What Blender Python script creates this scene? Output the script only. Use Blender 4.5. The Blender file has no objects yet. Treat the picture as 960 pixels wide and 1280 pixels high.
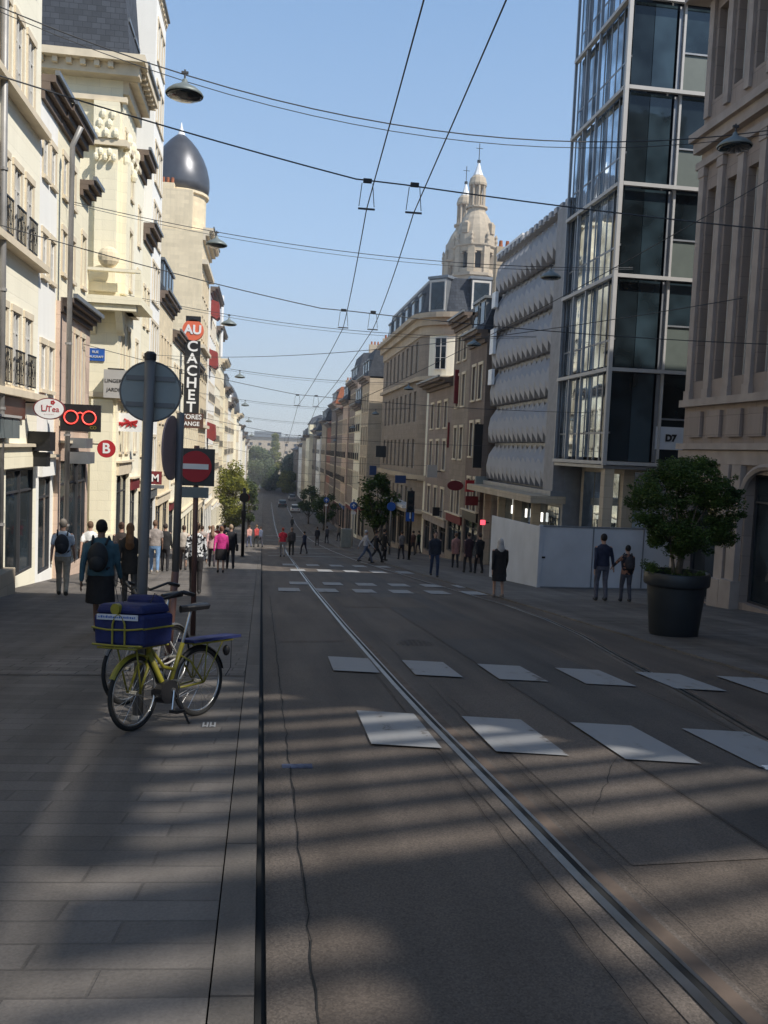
import bpy, math, random
from mathutils import Vector, Matrix
rad=math.radians
rnd=random.Random(11)
sc=bpy.context.scene; COL=sc.collection
# ------------------------------------------------------------------ terrain profile
PROF=[(-90,8.4),(0,0),(50,-4.7),(65,-6.05),(80,-7.3),(95,-8.4),(110,-9.3),(130,-10.2),(155,-10.8),(180,-11.2),(230,-11.8),(300,-12.4),(1500,-12.4)]
def gz(y):
    if y<=PROF[0][0]: return PROF[0][1]
    for (a,b),(c,d) in zip(PROF,PROF[1:]):
        if y<=c: return b+(d-b)*(y-a)/(c-a)
    return PROF[-1][1]
# ------------------------------------------------------------------ camera
F=1080.; CAMH=1.75; ROLL=.042
yaw=math.atan2(152.5,F); pit=-math.atan2(77.7,F)
fw=Vector((math.sin(yaw)*math.cos(pit),math.cos(yaw)*math.cos(pit),math.sin(pit)))
r0=Vector((math.cos(yaw),-math.sin(yaw),0)); u0=r0.cross(fw)
cr=r0*math.cos(ROLL)+u0*math.sin(ROLL); cu=-r0*math.sin(ROLL)+u0*math.cos(ROLL)
cam=bpy.data.cameras.new('camera'); camo=bpy.data.objects.new('camera',cam); COL.objects.link(camo)
camo.matrix_world=Matrix(((cr.x,cu.x,-fw.x,0),(cr.y,cu.y,-fw.y,0),(cr.z,cu.z,-fw.z,CAMH),(0,0,0,1)))
cam.sensor_width=36; cam.lens=F/1280*36; cam.clip_end=4000; cam.clip_start=.05
sc.camera=camo
def at(px,py,Y):
    """photo pixel + distance along the street -> (x, z)"""
    d=fw*F+cr*(px-480)-cu*(py-640); d=d/d.y
    return d.x*Y, CAMH+d.z*Y
# ------------------------------------------------------------------ light
SUN_EL=46.; SUN_AZ=130.
sdir=Vector((math.sin(rad(SUN_AZ))*math.cos(rad(SUN_EL)),math.cos(rad(SUN_AZ))*math.cos(rad(SUN_EL)),math.sin(rad(SUN_EL))))
sl=bpy.data.lights.new('sun','SUN'); sl.energy=5.0; sl.angle=rad(.53); sl.color=(1,.95,.86)
so=bpy.data.objects.new('sun',sl); COL.objects.link(so); so.rotation_euler=sdir.to_track_quat('Z','Y').to_euler()
w=bpy.data.worlds.new('World'); sc.world=w; w.use_nodes=True
nt=w.node_tree; bg=nt.nodes['Background']
sky=nt.nodes.new('ShaderNodeTexSky'); sky.sky_type='NISHITA'; sky.sun_disc=False
sky.sun_elevation=rad(SUN_EL); sky.sun_rotation=rad(SUN_AZ); sky.air_density=1.0; sky.dust_density=.6; sky.ozone_density=1.3; sky.altitude=150
tcw=nt.nodes.new('ShaderNodeTexCoord'); sp_=nt.nodes.new('ShaderNodeSeparateXYZ'); nt.links.new(tcw.outputs['Generated'],sp_.inputs[0])
rw=nt.nodes.new('ShaderNodeValToRGB'); nt.links.new(sp_.outputs[2],rw.inputs[0])
rw.color_ramp.elements[0].color=(.58,.69,.84,1); rw.color_ramp.elements[1].color=(.10,.17,.30,1)
e=rw.color_ramp.elements.new(.22); e.color=(.45,.675,1.0,1); e=rw.color_ramp.elements.new(.5); e.color=(.28,.49,.84,1)
scl=nt.nodes.new('ShaderNodeVectorMath'); scl.operation='SCALE'; scl.inputs['Scale'].default_value=1/.12; nt.links.new(rw.outputs[0],scl.inputs[0])
ly=nt.nodes.new('ShaderNodeMixRGB'); ly.inputs[0].default_value=.72
nt.links.new(sky.outputs[0],ly.inputs[1]); nt.links.new(scl.outputs[0],ly.inputs[2]); nt.links.new(ly.outputs[0],bg.inputs[0]); bg.inputs[1].default_value=.12
sc.view_settings.view_transform='Standard'; sc.view_settings.look='None'; sc.view_settings.exposure=0
# ------------------------------------------------------------------ materials
def _m(name):
    m=bpy.data.materials.new(name); m.use_nodes=True
    n=m.node_tree.nodes; return m,n,m.node_tree.links,n['Principled BSDF']
def plain(name,col,rough=.7,metal=0,var=.12,scale=3.,bump=0.,spec=None,emit=None):
    m,n,l,b=_m(name)
    b.inputs['Roughness'].default_value=rough; b.inputs['Metallic'].default_value=metal
    if spec is not None: b.inputs['Specular IOR Level'].default_value=spec
    tc=n.new('ShaderNodeTexCoord'); no=n.new('ShaderNodeTexNoise'); no.inputs['Scale'].default_value=scale; no.inputs['Detail'].default_value=5
    l.new(tc.outputs['Object'],no.inputs['Vector'])
    cr_=n.new('ShaderNodeValToRGB'); cr_.color_ramp.elements[0].position=.3; cr_.color_ramp.elements[1].position=.7
    cr_.color_ramp.elements[0].color=[c*(1-var) for c in col]+[1]; cr_.color_ramp.elements[1].color=[min(1,c*(1+var)) for c in col]+[1]
    l.new(no.outputs[0],cr_.inputs[0]); l.new(cr_.outputs[0],b.inputs['Base Color'])
    if bump:
        bp=n.new('ShaderNodeBump'); bp.inputs['Strength'].default_value=bump; bp.inputs['Distance'].default_value=.02
        l.new(no.outputs[0],bp.inputs['Height']); l.new(bp.outputs[0],b.inputs['Normal'])
    if emit:
        b.inputs['Emission Color'].default_value=list(emit[0])+[1]; b.inputs['Emission Strength'].default_value=emit[1]
    return m
def stone(name,col,bw=.9,bh=.38,joint=.82,dirt=.3,var=.1):
    """wall: coursed blocks (u = x+y, v = z), weather stains, grime streaks"""
    m,n,l,b=_m(name); b.inputs['Roughness'].default_value=.85; b.inputs['Specular IOR Level'].default_value=.2
    ge=n.new('ShaderNodeNewGeometry'); sp=n.new('ShaderNodeSeparateXYZ'); l.new(ge.outputs['Position'],sp.inputs[0])
    ad=n.new('ShaderNodeMath'); l.new(sp.outputs[0],ad.inputs[0]); l.new(sp.outputs[1],ad.inputs[1])
    cb=n.new('ShaderNodeCombineXYZ'); l.new(ad.outputs[0],cb.inputs[0]); l.new(sp.outputs[2],cb.inputs[1])
    br=n.new('ShaderNodeTexBrick'); l.new(cb.outputs[0],br.inputs['Vector'])
    br.inputs['Scale'].default_value=1; br.inputs['Brick Width'].default_value=bw; br.inputs['Row Height'].default_value=bh
    br.inputs['Mortar Size'].default_value=.012; br.inputs['Mortar Smooth'].default_value=.3
    br.inputs['Color1'].default_value=[c*(1-var) for c in col]+[1]; br.inputs['Color2'].default_value=[min(1,c*(1+var*.5)) for c in col]+[1]
    br.inputs['Mortar'].default_value=[c*joint for c in col]+[1]
    no=n.new('ShaderNodeTexNoise'); no.inputs['Scale'].default_value=.55; no.inputs['Detail'].default_value=7; no.inputs['Roughness'].default_value=.65
    l.new(ge.outputs['Position'],no.inputs['Vector'])
    mp=n.new('ShaderNodeMapping'); mp.inputs['Scale'].default_value=(3,3,.25); l.new(ge.outputs['Position'],mp.inputs[0])
    n2=n.new('ShaderNodeTexNoise'); n2.inputs['Scale'].default_value=1.2; n2.inputs['Detail'].default_value=4; l.new(mp.outputs[0],n2.inputs['Vector'])
    mu=n.new('ShaderNodeMath'); mu.operation='MULTIPLY'; l.new(no.outputs[0],mu.inputs[0]); l.new(n2.outputs[0],mu.inputs[1])
    mr=n.new('ShaderNodeMapRange'); mr.inputs[1].default_value=.12; mr.inputs[2].default_value=.42; mr.inputs[3].default_value=dirt; mr.inputs[4].default_value=0
    l.new(mu.outputs[0],mr.inputs[0])
    mx=n.new('ShaderNodeMixRGB'); l.new(mr.outputs[0],mx.inputs[0]); l.new(br.outputs[0],mx.inputs[1]); mx.inputs[2].default_value=[c*.35 for c in col]+[1]
    l.new(mx.outputs[0],b.inputs['Base Color'])
    n3=n.new('ShaderNodeTexNoise'); n3.inputs['Scale'].default_value=25; l.new(ge.outputs['Position'],n3.inputs['Vector'])
    a2=n.new('ShaderNodeMath'); a2.operation='MULTIPLY_ADD'; l.new(br.outputs['Fac'],a2.inputs[0]); a2.inputs[1].default_value=-1.; l.new(n3.outputs[0],a2.inputs[2])
    bp=n.new('ShaderNodeBump'); bp.inputs['Strength'].default_value=.35; bp.inputs['Distance'].default_value=.015; l.new(a2.outputs[0],bp.inputs['Height']); l.new(bp.outputs[0],b.inputs['Normal'])
    return m
def ground_mat(name,col,kind='asphalt',bw=.9,bh=.3,rough=.8,joint=.45,stain=.45):
    m,n,l,b=_m(name); b.inputs['Specular IOR Level'].default_value=.35
    ge=n.new('ShaderNodeNewGeometry')
    big=n.new('ShaderNodeTexNoise'); big.inputs['Scale'].default_value=.35; big.inputs['Detail'].default_value=8; big.inputs['Roughness'].default_value=.62; l.new(ge.outputs['Position'],big.inputs['Vector'])
    mp=n.new('ShaderNodeMapping'); mp.inputs['Scale'].default_value=(2.2,.16,1); l.new(ge.outputs['Position'],mp.inputs[0])
    st=n.new('ShaderNodeTexNoise'); st.inputs['Scale'].default_value=1.; st.inputs['Detail'].default_value=5; l.new(mp.outputs[0],st.inputs['Vector'])
    fine=n.new('ShaderNodeTexNoise'); fine.inputs['Scale'].default_value=70; fine.inputs['Detail'].default_value=3; l.new(ge.outputs['Position'],fine.inputs['Vector'])
    if kind=='paver':
        mp2=n.new('ShaderNodeMapping'); mp2.inputs['Rotation'].default_value=(0,0,rad(4)); l.new(ge.outputs['Position'],mp2.inputs[0])
        br=n.new('ShaderNodeTexBrick'); l.new(mp2.outputs[0],br.inputs['Vector']); br.inputs['Scale'].default_value=1
        br.inputs['Brick Width'].default_value=bw; br.inputs['Row Height'].default_value=bh; br.inputs['Mortar Size'].default_value=.009; br.inputs['Mortar Smooth'].default_value=.4; br.offset=.37
        br.inputs['Color1'].default_value=[c*.82 for c in col]+[1]; br.inputs['Color2'].default_value=[c*1.15 for c in col]+[1]; br.inputs['Mortar'].default_value=[c*joint for c in col]+[1]
        base=br.outputs[0]; fac=br.outputs['Fac']
    else:
        vo=n.new('ShaderNodeTexVoronoi'); vo.inputs['Scale'].default_value=120; l.new(ge.outputs['Position'],vo.inputs['Vector'])
        rp=n.new('ShaderNodeValToRGB'); rp.color_ramp.elements[0].color=[c*.75 for c in col]+[1]; rp.color_ramp.elements[1].color=[c*1.35 for c in col]+[1]; rp.color_ramp.elements[1].position=.8
        l.new(vo.outputs['Color'],rp.inputs[0]); base=rp.outputs[0]; fac=None
    ad=n.new('ShaderNodeMath'); ad.operation='ADD'; l.new(big.outputs[0],ad.inputs[0]); l.new(st.outputs[0],ad.inputs[1])
    mr=n.new('ShaderNodeMapRange'); mr.inputs[1].default_value=.75; mr.inputs[2].default_value=1.25; mr.inputs[3].default_value=1-stain; mr.inputs[4].default_value=1.12; l.new(ad.outputs[0],mr.inputs[0])
    mf=n.new('ShaderNodeMapRange'); mf.inputs[1].default_value=.3; mf.inputs[2].default_value=.7; mf.inputs[3].default_value=.86; mf.inputs[4].default_value=1.12; l.new(fine.outputs[0],mf.inputs[0])
    mm=n.new('ShaderNodeMath'); mm.operation='MULTIPLY'; l.new(mr.outputs[0],mm.inputs[0]); l.new(mf.outputs[0],mm.inputs[1])
    vm=n.new('ShaderNodeVectorMath'); vm.operation='SCALE'; l.new(base,vm.inputs[0]); l.new(mm.outputs[0],vm.inputs['Scale'])
    l.new(vm.outputs[0],b.inputs['Base Color'])
    rr=n.new('ShaderNodeMapRange'); rr.inputs[3].default_value=rough-.15; rr.inputs[4].default_value=rough+.1; l.new(big.outputs[0],rr.inputs[0]); l.new(rr.outputs[0],b.inputs['Roughness'])
    bp=n.new('ShaderNodeBump'); bp.inputs['Strength'].default_value=.5; bp.inputs['Distance'].default_value=.008
    if fac:
        a2=n.new('ShaderNodeMath'); a2.operation='MULTIPLY_ADD'; l.new(fac,a2.inputs[0]); a2.inputs[1].default_value=-1.2; l.new(fine.outputs[0],a2.inputs[2]); l.new(a2.outputs[0],bp.inputs['Height'])
    else: l.new(fine.outputs[0],bp.inputs['Height'])
    l.new(bp.outputs[0],b.inputs['Normal'])
    return m
def glass(name,col=(.02,.028,.034),rough=.04,ior=1.6,metal=0):
    m,n,l,b=_m(name); b.inputs['Roughness'].default_value=rough; b.inputs['IOR'].default_value=ior; b.inputs['Metallic'].default_value=metal
    ge=n.new('ShaderNodeNewGeometry'); no=n.new('ShaderNodeTexNoise'); no.inputs['Scale'].default_value=.8; l.new(ge.outputs['Position'],no.inputs['Vector'])
    rp=n.new('ShaderNodeValToRGB'); rp.color_ramp.elements[0].position=.35; rp.color_ramp.elements[1].position=.65
    rp.color_ramp.elements[0].color=[c*.5 for c in col]+[1]; rp.color_ramp.elements[1].color=[c*1.8 for c in col]+[1]
    l.new(no.outputs[0],rp.inputs[0]); l.new(rp.outputs[0],b.inputs['Base Color'])
    bp=n.new('ShaderNodeBump'); bp.inputs['Strength'].default_value=.08; bp.inputs['Distance'].default_value=.05
    n2=n.new('ShaderNodeTexNoise'); n2.inputs['Scale'].default_value=1.1; l.new(ge.outputs['Position'],n2.inputs['Vector']); l.new(n2.outputs[0],bp.inputs['Height']); l.new(bp.outputs[0],b.inputs['Normal'])
    return m
def leafmat(name,c0,c1,trans=.3):
    m,n,l,b=_m(name); b.inputs['Roughness'].default_value=.6
    ge=n.new('ShaderNodeNewGeometry'); no=n.new('ShaderNodeTexNoise'); no.inputs['Scale'].default_value=1.7; no.inputs['Detail'].default_value=4; l.new(ge.outputs['Position'],no.inputs['Vector'])
    ad=n.new('ShaderNodeMath'); ad.operation='MULTIPLY_ADD'; l.new(ge.outputs['Random Per Island'],ad.inputs[0]); ad.inputs[1].default_value=.4; l.new(no.outputs[0],ad.inputs[2])
    rp=n.new('ShaderNodeValToRGB'); rp.color_ramp.elements[0].position=.4; rp.color_ramp.elements[1].position=.95; rp.color_ramp.elements[0].color=list(c0)+[1]; rp.color_ramp.elements[1].color=list(c1)+[1]
    l.new(ad.outputs[0],rp.inputs[0]); l.new(rp.outputs[0],b.inputs['Base Color'])
    tr=n.new('ShaderNodeBsdfTranslucent'); l.new(rp.outputs[0],tr.inputs[0]); mx=n.new('ShaderNodeMixShader'); mx.inputs[0].default_value=trans
    l.new(b.outputs[0],mx.inputs[1]); l.new(tr.outputs[0],mx.inputs[2]); l.new(mx.outputs[0],n['Material Output'].inputs[0])
    return m
M=dict(
 road=ground_mat('worn brown asphalt',(.112,.090,.074),rough=.78),
 road2=ground_mat('dark asphalt lane',(.088,.075,.066),rough=.74),
 pave=ground_mat('stone pavers',(.168,.15,.136),'paver',.78,.2,joint=.74),
 pave2=ground_mat('small setts',(.185,.165,.15),'paver',.42,.2,joint=.4),
 slab=ground_mat('border slab',(.158,.14,.125),'paver',8,1.5),
 conc=ground_mat('concrete strip',(.128,.106,.09),rough=.85),
 soil=ground_mat('earth',(.13,.12,.10)),
 paint=None,
 rail=plain('worn steel rail',(.42,.40,.38),.32,1,var=.2,scale=6),
 rust=plain('rust stained concrete',(.118,.086,.066),.85,var=.3,scale=5),
 groove=plain('black rail groove',(.012,.012,.012),.9),
 cream=stone('cream rendered stone',(.97,.91,.74),1.1,.42,.95,.10,.02),
 cream2=stone('yellow limestone',(.95,.87,.66),.9,.4,.9,.14,.04),
 white=stone('white painted render',(.94,.92,.87),3,3,.97,.12,.02),
 pink=stone('pinkish sandstone',(.66,.50,.40),.9,.4,.85,.2),
 ochre=stone('warm ochre stone',(.84,.71,.50),.8,.35,.92,.2),
 palestone=stone('pale dressed stone',(.54,.45,.34),.9,.4,.8,.25),
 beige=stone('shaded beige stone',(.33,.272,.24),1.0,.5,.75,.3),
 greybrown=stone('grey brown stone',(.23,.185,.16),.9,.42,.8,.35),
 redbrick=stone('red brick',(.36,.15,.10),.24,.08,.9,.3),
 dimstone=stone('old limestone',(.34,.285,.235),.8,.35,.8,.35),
 church=stone('weathered church stone',(.52,.44,.34),.9,.45,.85,.3),
 slate=stone('slate roofing',(.085,.095,.115),.35,.22,.6,.25,.22),
 zinc=plain('grey zinc',(.22,.235,.25),.45,.5,.15,2),
 tile=stone('orange roof tile',(.45,.17,.09),.25,.3,.6,.3,.2),
 trim=plain('pale stone trim',(.70,.60,.45),.85,var=.1,scale=2,bump=.2),
 trimdark=plain('brown eaves boards',(.15,.115,.095),.8),
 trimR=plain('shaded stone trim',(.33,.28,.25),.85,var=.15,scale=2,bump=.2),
 iron=plain('black wrought iron',(.02,.02,.022),.5,.3),
 frame=plain('white window frame',(.62,.60,.56),.6),
 framed=plain('dark window frame',(.05,.05,.055),.5),
 gl=glass('window glass'),
 glt=glass('curtain wall glass',(.42,.49,.55),.02,1.5,.9),
 gltf=glass('tinted teal front glass',(.022,.036,.045),.03,1.7),
 gldark=glass('dark front glass',(.012,.018,.022),.05,1.5),
 panel=plain('green grey spandrel panel',(.115,.135,.12),.4,var=.06),
 beam=plain('light grey painted steel',(.44,.42,.40),.5,var=.05),
 mull=plain('grey aluminium mullion',(.26,.27,.29),.4,.4),
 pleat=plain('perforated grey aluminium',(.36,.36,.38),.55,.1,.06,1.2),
pleat_shade=plain('shade toned perforated aluminium',(.25,.25,.27),.6,.1),  # same aluminium darkened: shading of alternate folds put into the colour
 pleatd=plain('dull perforated metal',(.24,.24,.255),.6,.1),
 litdim=plain('pale translucent panel',(.75,.78,.82),.4),
 redfab=plain('faded red fabric',(.26,.035,.03),.8),
 board=plain('white hoarding sheet',(.54,.56,.60),.6,var=.10,scale=1.1),
 pipe=plain('grey downpipe zinc',(.30,.29,.28),.5,.3),
 plateback=plain('dark sign backing',(.06,.062,.06),.5,.2),
 signpink=plain('pale pinkish sign edge',(.34,.25,.25),.5),
 leaf_haze=leafmat('haze lightened park leaves',(.07,.10,.045),(.20,.25,.11),.35),  # leaf tones lightened so distance haze is painted into the park trees
 pole=plain('grey painted steel pole',(.17,.165,.16),.5,.2),
 polebr=plain('brown steel pole',(.16,.085,.07),.5,.2),
 signback=plain('dull grey green sign back',(.27,.29,.275),.5,.2,.1,4),
 red=plain('red sign face',(.42,.022,.03),.5,var=.05),
 maroon=plain('dark red fabric',(.16,.02,.025),.7),
 bluedim=plain('dim blue sign',(.02,.05,.16),.5),
 bluesign=plain('blue sign face',(.02,.10,.40),.5,var=.05),
 whites=plain('white sign face',(.80,.80,.80),.5,var=.04),
 black=plain('black plastic',(.015,.015,.017),.45),
 brownsign=plain('brown sign face',(.10,.045,.03),.5),
 neon=plain('red neon tube',(.8,.05,.04),.4,emit=((1,.07,.05),1.6)),
 litlamp=plain('lit red lamp',(.8,.05,.05),.4,emit=((1,.08,.12),2.0)),
 litw=plain('lit white lamp',(.9,.9,.9),.4,emit=((1,.95,.85),1.8)),
 orange=plain('orange red sign face',(.75,.16,.08),.5,var=.05),
 planter=plain('dark graphite planter',(.022,.026,.03),.45,var=.15),
 bark=plain('grey brown bark',(.12,.095,.07),.9,var=.3,scale=9,bump=.8),
 leafd=leafmat('dark green leaves',(.012,.03,.008),(.085,.145,.025)),
 leafy=leafmat('yellow green leaves',(.10,.13,.015),(.34,.34,.05),.4),
 leafm=leafmat('mid green leaves',(.035,.06,.02),(.11,.15,.05)),
 yellow=plain('yellow bicycle paint',(.25,.22,.025),.45,var=.1,scale=12),
 rubber=plain('black rubber',(.015,.015,.015),.8),
 chrome=plain('bright metal',(.6,.6,.6),.28,1),
 bluebag=plain('royal blue canvas',(.010,.018,.095),.75,var=.2,scale=14,bump=.3),
 wire=plain('grey overhead wire',(.055,.058,.065),.6),
 lamp=plain('grey green lamp shade',(.20,.23,.23),.5,.3),
 dome=plain('dark slate dome sheet',(.11,.113,.125),.38,.55,.12,1.4),
)
def wornpaint():
    m,n,l,b=_m('worn road paint'); b.inputs['Roughness'].default_value=.75
    ge=n.new('ShaderNodeNewGeometry'); a=n.new('ShaderNodeTexNoise'); a.inputs['Scale'].default_value=5.5; a.inputs['Detail'].default_value=9; a.inputs['Roughness'].default_value=.75; l.new(ge.outputs['Position'],a.inputs['Vector'])
    mp=n.new('ShaderNodeMapping'); mp.inputs['Scale'].default_value=(3.2,.35,1); l.new(ge.outputs['Position'],mp.inputs[0])
    c=n.new('ShaderNodeTexNoise'); c.inputs['Scale'].default_value=1.3; c.inputs['Detail'].default_value=4; l.new(mp.outputs[0],c.inputs['Vector'])
    ad=n.new('ShaderNodeMath'); l.new(a.outputs[0],ad.inputs[0]); l.new(c.outputs[0],ad.inputs[1])
    r=n.new('ShaderNodeValToRGB'); r.color_ramp.elements[0].position=.76; r.color_ramp.elements[1].position=.97
    r.color_ramp.elements[0].color=(.13,.115,.105,1); r.color_ramp.elements[1].color=(.30,.30,.305,1)
    h=n.new('ShaderNodeMath'); h.operation='MULTIPLY'; h.inputs[1].default_value=1.0; l.new(ad.outputs[0],h.inputs[0]); l.new(h.outputs[0],r.inputs[0])
    e=r.color_ramp.elements.new(.82); e.color=(.28,.275,.27,1)
    l.new(r.outputs[0],b.inputs['Base Color']); return m
M['paint']=wornpaint()
# ------------------------------------------------------------------ mesh builder
WL={}
def wloc(o): return WL.get(o.name,Vector((0,0,0))) if o else Vector((0,0,0))
def tag(o,label=None,cat=None,group=None,kind=None):
    if label: o['label']=label
    if cat: o['category']=cat
    if group: o['group']=group
    if kind: o['kind']=kind
    return o
def root(name,loc,label,cat,group=None,rz=0):
    o=bpy.data.objects.new(name,None); COL.objects.link(o); o.location=loc; o.rotation_euler=(0,0,rz); o.empty_display_size=.3
    WL[o.name]=Vector(loc); return tag(o,label,cat,group)
class MB:
    def __init__(s): s.v=[]; s.f=[]; s.mi=[]; s.cur=0
    def face(s,pts):
        i=len(s.v); s.v+= [tuple(p) for p in pts]; s.f.append(tuple(range(i,i+len(pts)))); s.mi.append(s.cur)
    def box(s,x0,x1,y0,y1,z0,z1):
        if x0>x1:x0,x1=x1,x0
        if y0>y1:y0,y1=y1,y0
        if z0>z1:z0,z1=z1,z0
        i=len(s.v); s.v+=[(x0,y0,z0),(x1,y0,z0),(x1,y1,z0),(x0,y1,z0),(x0,y0,z1),(x1,y0,z1),(x1,y1,z1),(x0,y1,z1)]
        for q in ((0,3,2,1),(4,5,6,7),(0,1,5,4),(1,2,6,5),(2,3,7,6),(3,0,4,7)): s.f.append(tuple(i+k for k in q)); s.mi.append(s.cur)
        return s
    def obox(s,c,d,m):
        i=len(s.v); c=Vector(c)
        for (a,b,e) in ((-1,-1,-1),(1,-1,-1),(1,1,-1),(-1,1,-1),(-1,-1,1),(1,-1,1),(1,1,1),(-1,1,1)):
            s.v.append(tuple(c+m@Vector((a*d[0]/2,b*d[1]/2,e*d[2]/2))))
        for q in ((0,3,2,1),(4,5,6,7),(0,1,5,4),(1,2,6,5),(2,3,7,6),(3,0,4,7)): s.f.append(tuple(i+k for k in q)); s.mi.append(s.cur)
        return s
    def tube(s,pts,r,n=8,closed=False,caps=True):
        pts=[Vector(p) for p in pts]; rr=r if isinstance(r,(list,tuple)) else [r]*len(pts)
        k=len(pts); base=len(s.v); prev=None
        for i,p in enumerate(pts):
            if closed: t=pts[(i+1)%k]-pts[i-1]
            else: t=pts[min(i+1,k-1)]-pts[max(i-1,0)]
            if t.length<1e-9: t=Vector((0,0,1))
            t.normalize()
            if prev is None:
                a=t.cross(Vector((0,0,1)))
                if a.length<.05: a=t.cross(Vector((1,0,0)))
            else: a=prev-t*prev.dot(t)
            a.normalize(); prev=a; b=t.cross(a)
            for j in range(n):
                an=2*math.pi*j/n; s.v.append(tuple(p+(a*math.cos(an)+b*math.sin(an))*rr[i]))
        for i in range(k if closed else k-1):
            i2=(i+1)%k
            for j in range(n):
                s.f.append((base+i*n+j,base+i*n+(j+1)%n,base+i2*n+(j+1)%n,base+i2*n+j)); s.mi.append(s.cur)
        if caps and not closed:
            s.f.append(tuple(base+j for j in reversed(range(n)))); s.mi.append(s.cur)
            s.f.append(tuple(base+(k-1)*n+j for j in range(n))); s.mi.append(s.cur)
        return s
    def lathe(s,prof,c=(0,0,0),n=16,ang=0,sx=1,sy=1,caps=True):
        base=len(s.v)
        for (r,z) in prof:
            for j in range(n):
                a=ang+2*math.pi*j/n; s.v.append((c[0]+r*sx*math.cos(a),c[1]+r*sy*math.sin(a),c[2]+z))
        for i in range(len(prof)-1):
            for j in range(n):
                s.f.append((base+i*n+j,base+i*n+(j+1)%n,base+(i+1)*n+(j+1)%n,base+(i+1)*n+j)); s.mi.append(s.cur)
        if caps:
            s.f.append(tuple(base+j for j in reversed(range(n)))); s.mi.append(s.cur)
            s.f.append(tuple(base+(len(prof)-1)*n+j for j in range(n))); s.mi.append(s.cur)
        return s
    def ell(s,c,r,n=10,m=7,rot=None):
        base=len(s.v); c=Vector(c)
        for i in range(m+1):
            t=math.pi*i/m
            for j in range(n):
                a=2*math.pi*j/n; p=Vector((r[0]*math.sin(t)*math.cos(a),r[1]*math.sin(t)*math.sin(a),r[2]*math.cos(t)))
                if rot: p=rot@p
                s.v.append(tuple(c+p))
        for i in range(m):
            for j in range(n): s.f.append((base+i*n+j,base+(i+1)*n+j,base+(i+1)*n+(j+1)%n,base+i*n+(j+1)%n)); s.mi.append(s.cur)
        return s
    def prism(s,poly,axis,a,b):
        """poly of 2-d points; axis 'x': pts=(y,z); 'y': (x,z); 'z': (x,y)"""
        def P(p,t): return (t,p[0],p[1]) if axis=='x' else ((p[0],t,p[1]) if axis=='y' else (p[0],p[1],t))
        i=len(s.v); n=len(poly); s.v+=[P(p,a) for p in poly]+[P(p,b) for p in poly]
        s.f.append(tuple(range(i,i+n))); s.f.append(tuple(reversed(range(i+n,i+2*n)))); s.mi+=[s.cur]*2
        for j in range(n): s.f.append((i+j,i+n+j,i+n+(j+1)%n,i+(j+1)%n)); s.mi.append(s.cur)
        return s
    def mesh(s,name,mats,off=Vector((0,0,0)),smooth=False):
        me=bpy.data.meshes.new(name); me.from_pydata([(x-off.x,y-off.y,z-off.z) for x,y,z in s.v],[],s.f)
        for m in (mats if isinstance(mats,(list,tuple)) else [mats]): me.materials.append(m)
        if max(s.mi or [0]): me.polygons.foreach_set('material_index',s.mi)
        if smooth: me.polygons.foreach_set('use_smooth',[True]*len(me.polygons))
        me.update(); return me
    def build(s,name,mats,parent=None,smooth=False,local=False,bevel=0,loc=None):
        off=Vector((0,0,0)) if (local or not parent) else wloc(parent)
        if loc is not None: off=Vector(loc)
        o=bpy.data.objects.new(name,s.mesh(name,mats,off,smooth)); COL.objects.link(o)
        if loc is not None: o.location=loc; WL[o.name]=Vector(loc)
        if parent:
            o.parent=parent
            if not local: WL[o.name]=wloc(parent)
        if bevel:
            b=o.modifiers.new('bevel','BEVEL'); b.width=bevel; b.segments=2; b.limit_method='ANGLE'
        return o
def inst(name,me,parent,loc,rz=0,scale=None):
    o=bpy.data.objects.new(name,me); COL.objects.link(o); o.parent=parent; o.location=loc; o.rotation_euler=(0,0,rz)
    if scale: o.scale=scale
    return o
def text(name,body,size,loc,mat,parent,rz=0,ext=.01,align='CENTER',bold=0,sx=1):
    c=bpy.data.curves.new(name,'FONT'); c.body=body; c.size=size; c.extrude=ext; c.align_x=align; c.align_y='CENTER'; c.offset=bold; c.resolution_u=4
    t=bpy.data.objects.new(name,c); me=bpy.data.meshes.new_from_object(t); me.materials.clear(); me.materials.append(mat); bpy.data.objects.remove(t)
    o=bpy.data.objects.new(name,me); COL.objects.link(o)
    o.location=Vector(loc)-wloc(parent); o.parent=parent; o.rotation_euler=(math.pi/2,0,rz); o.scale=(sx,1,1); return o
# ------------------------------------------------------------------ ground
def strip(name,x0,x1,y0,y1,dz,m,label=None,side=False,kind='structure',nx=1):
    ys=[y0]+[p[0] for p in PROF if y0<p[0]<y1]+[y1]; mb=MB()
    fx0=x0 if callable(x0) else (lambda y:x0); fx1=x1 if callable(x1) else (lambda y:x1)
    if callable(x0): 
        ys=sorted(set(ys+[y0+(y1-y0)*i/40 for i in range(41)]))
    for a,b in zip(ys,ys[1:]):
        mb.face([(fx0(a),a,gz(a)+dz),(fx1(a),a,gz(a)+dz),(fx1(b),b,gz(b)+dz),(fx0(b),b,gz(b)+dz)])
        if side:
            for fx in (fx0,fx1): mb.face([(fx(a),a,gz(a)-.1),(fx(b),b,gz(b)-.1),(fx(b),b,gz(b)+dz),(fx(a),a,gz(a)+dz)])
    o=mb.build(name,m); o['kind']=kind
    if label: o['label']=label
    return o
strip('ground',-700,700,-90,1500,-.03,M['soil'])
strip('road',.07,6.4,-40,330,0,M['road'])
strip('pavement',-9,-.137,-40,300,.05,M['pave'],side=True)
strip('pavement_border',-.13,.026,-40,300,.052,M['slab'],side=True)
strip('drain_channel',-.0+.03,.069,-40,200,-.02,M['groove'])
strip('concrete_edge',.072,.25,-40,200,.004,M['conc'])
strip('worn_lane',2.9,4.3,-40,200,.004,M['road2'])
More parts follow.
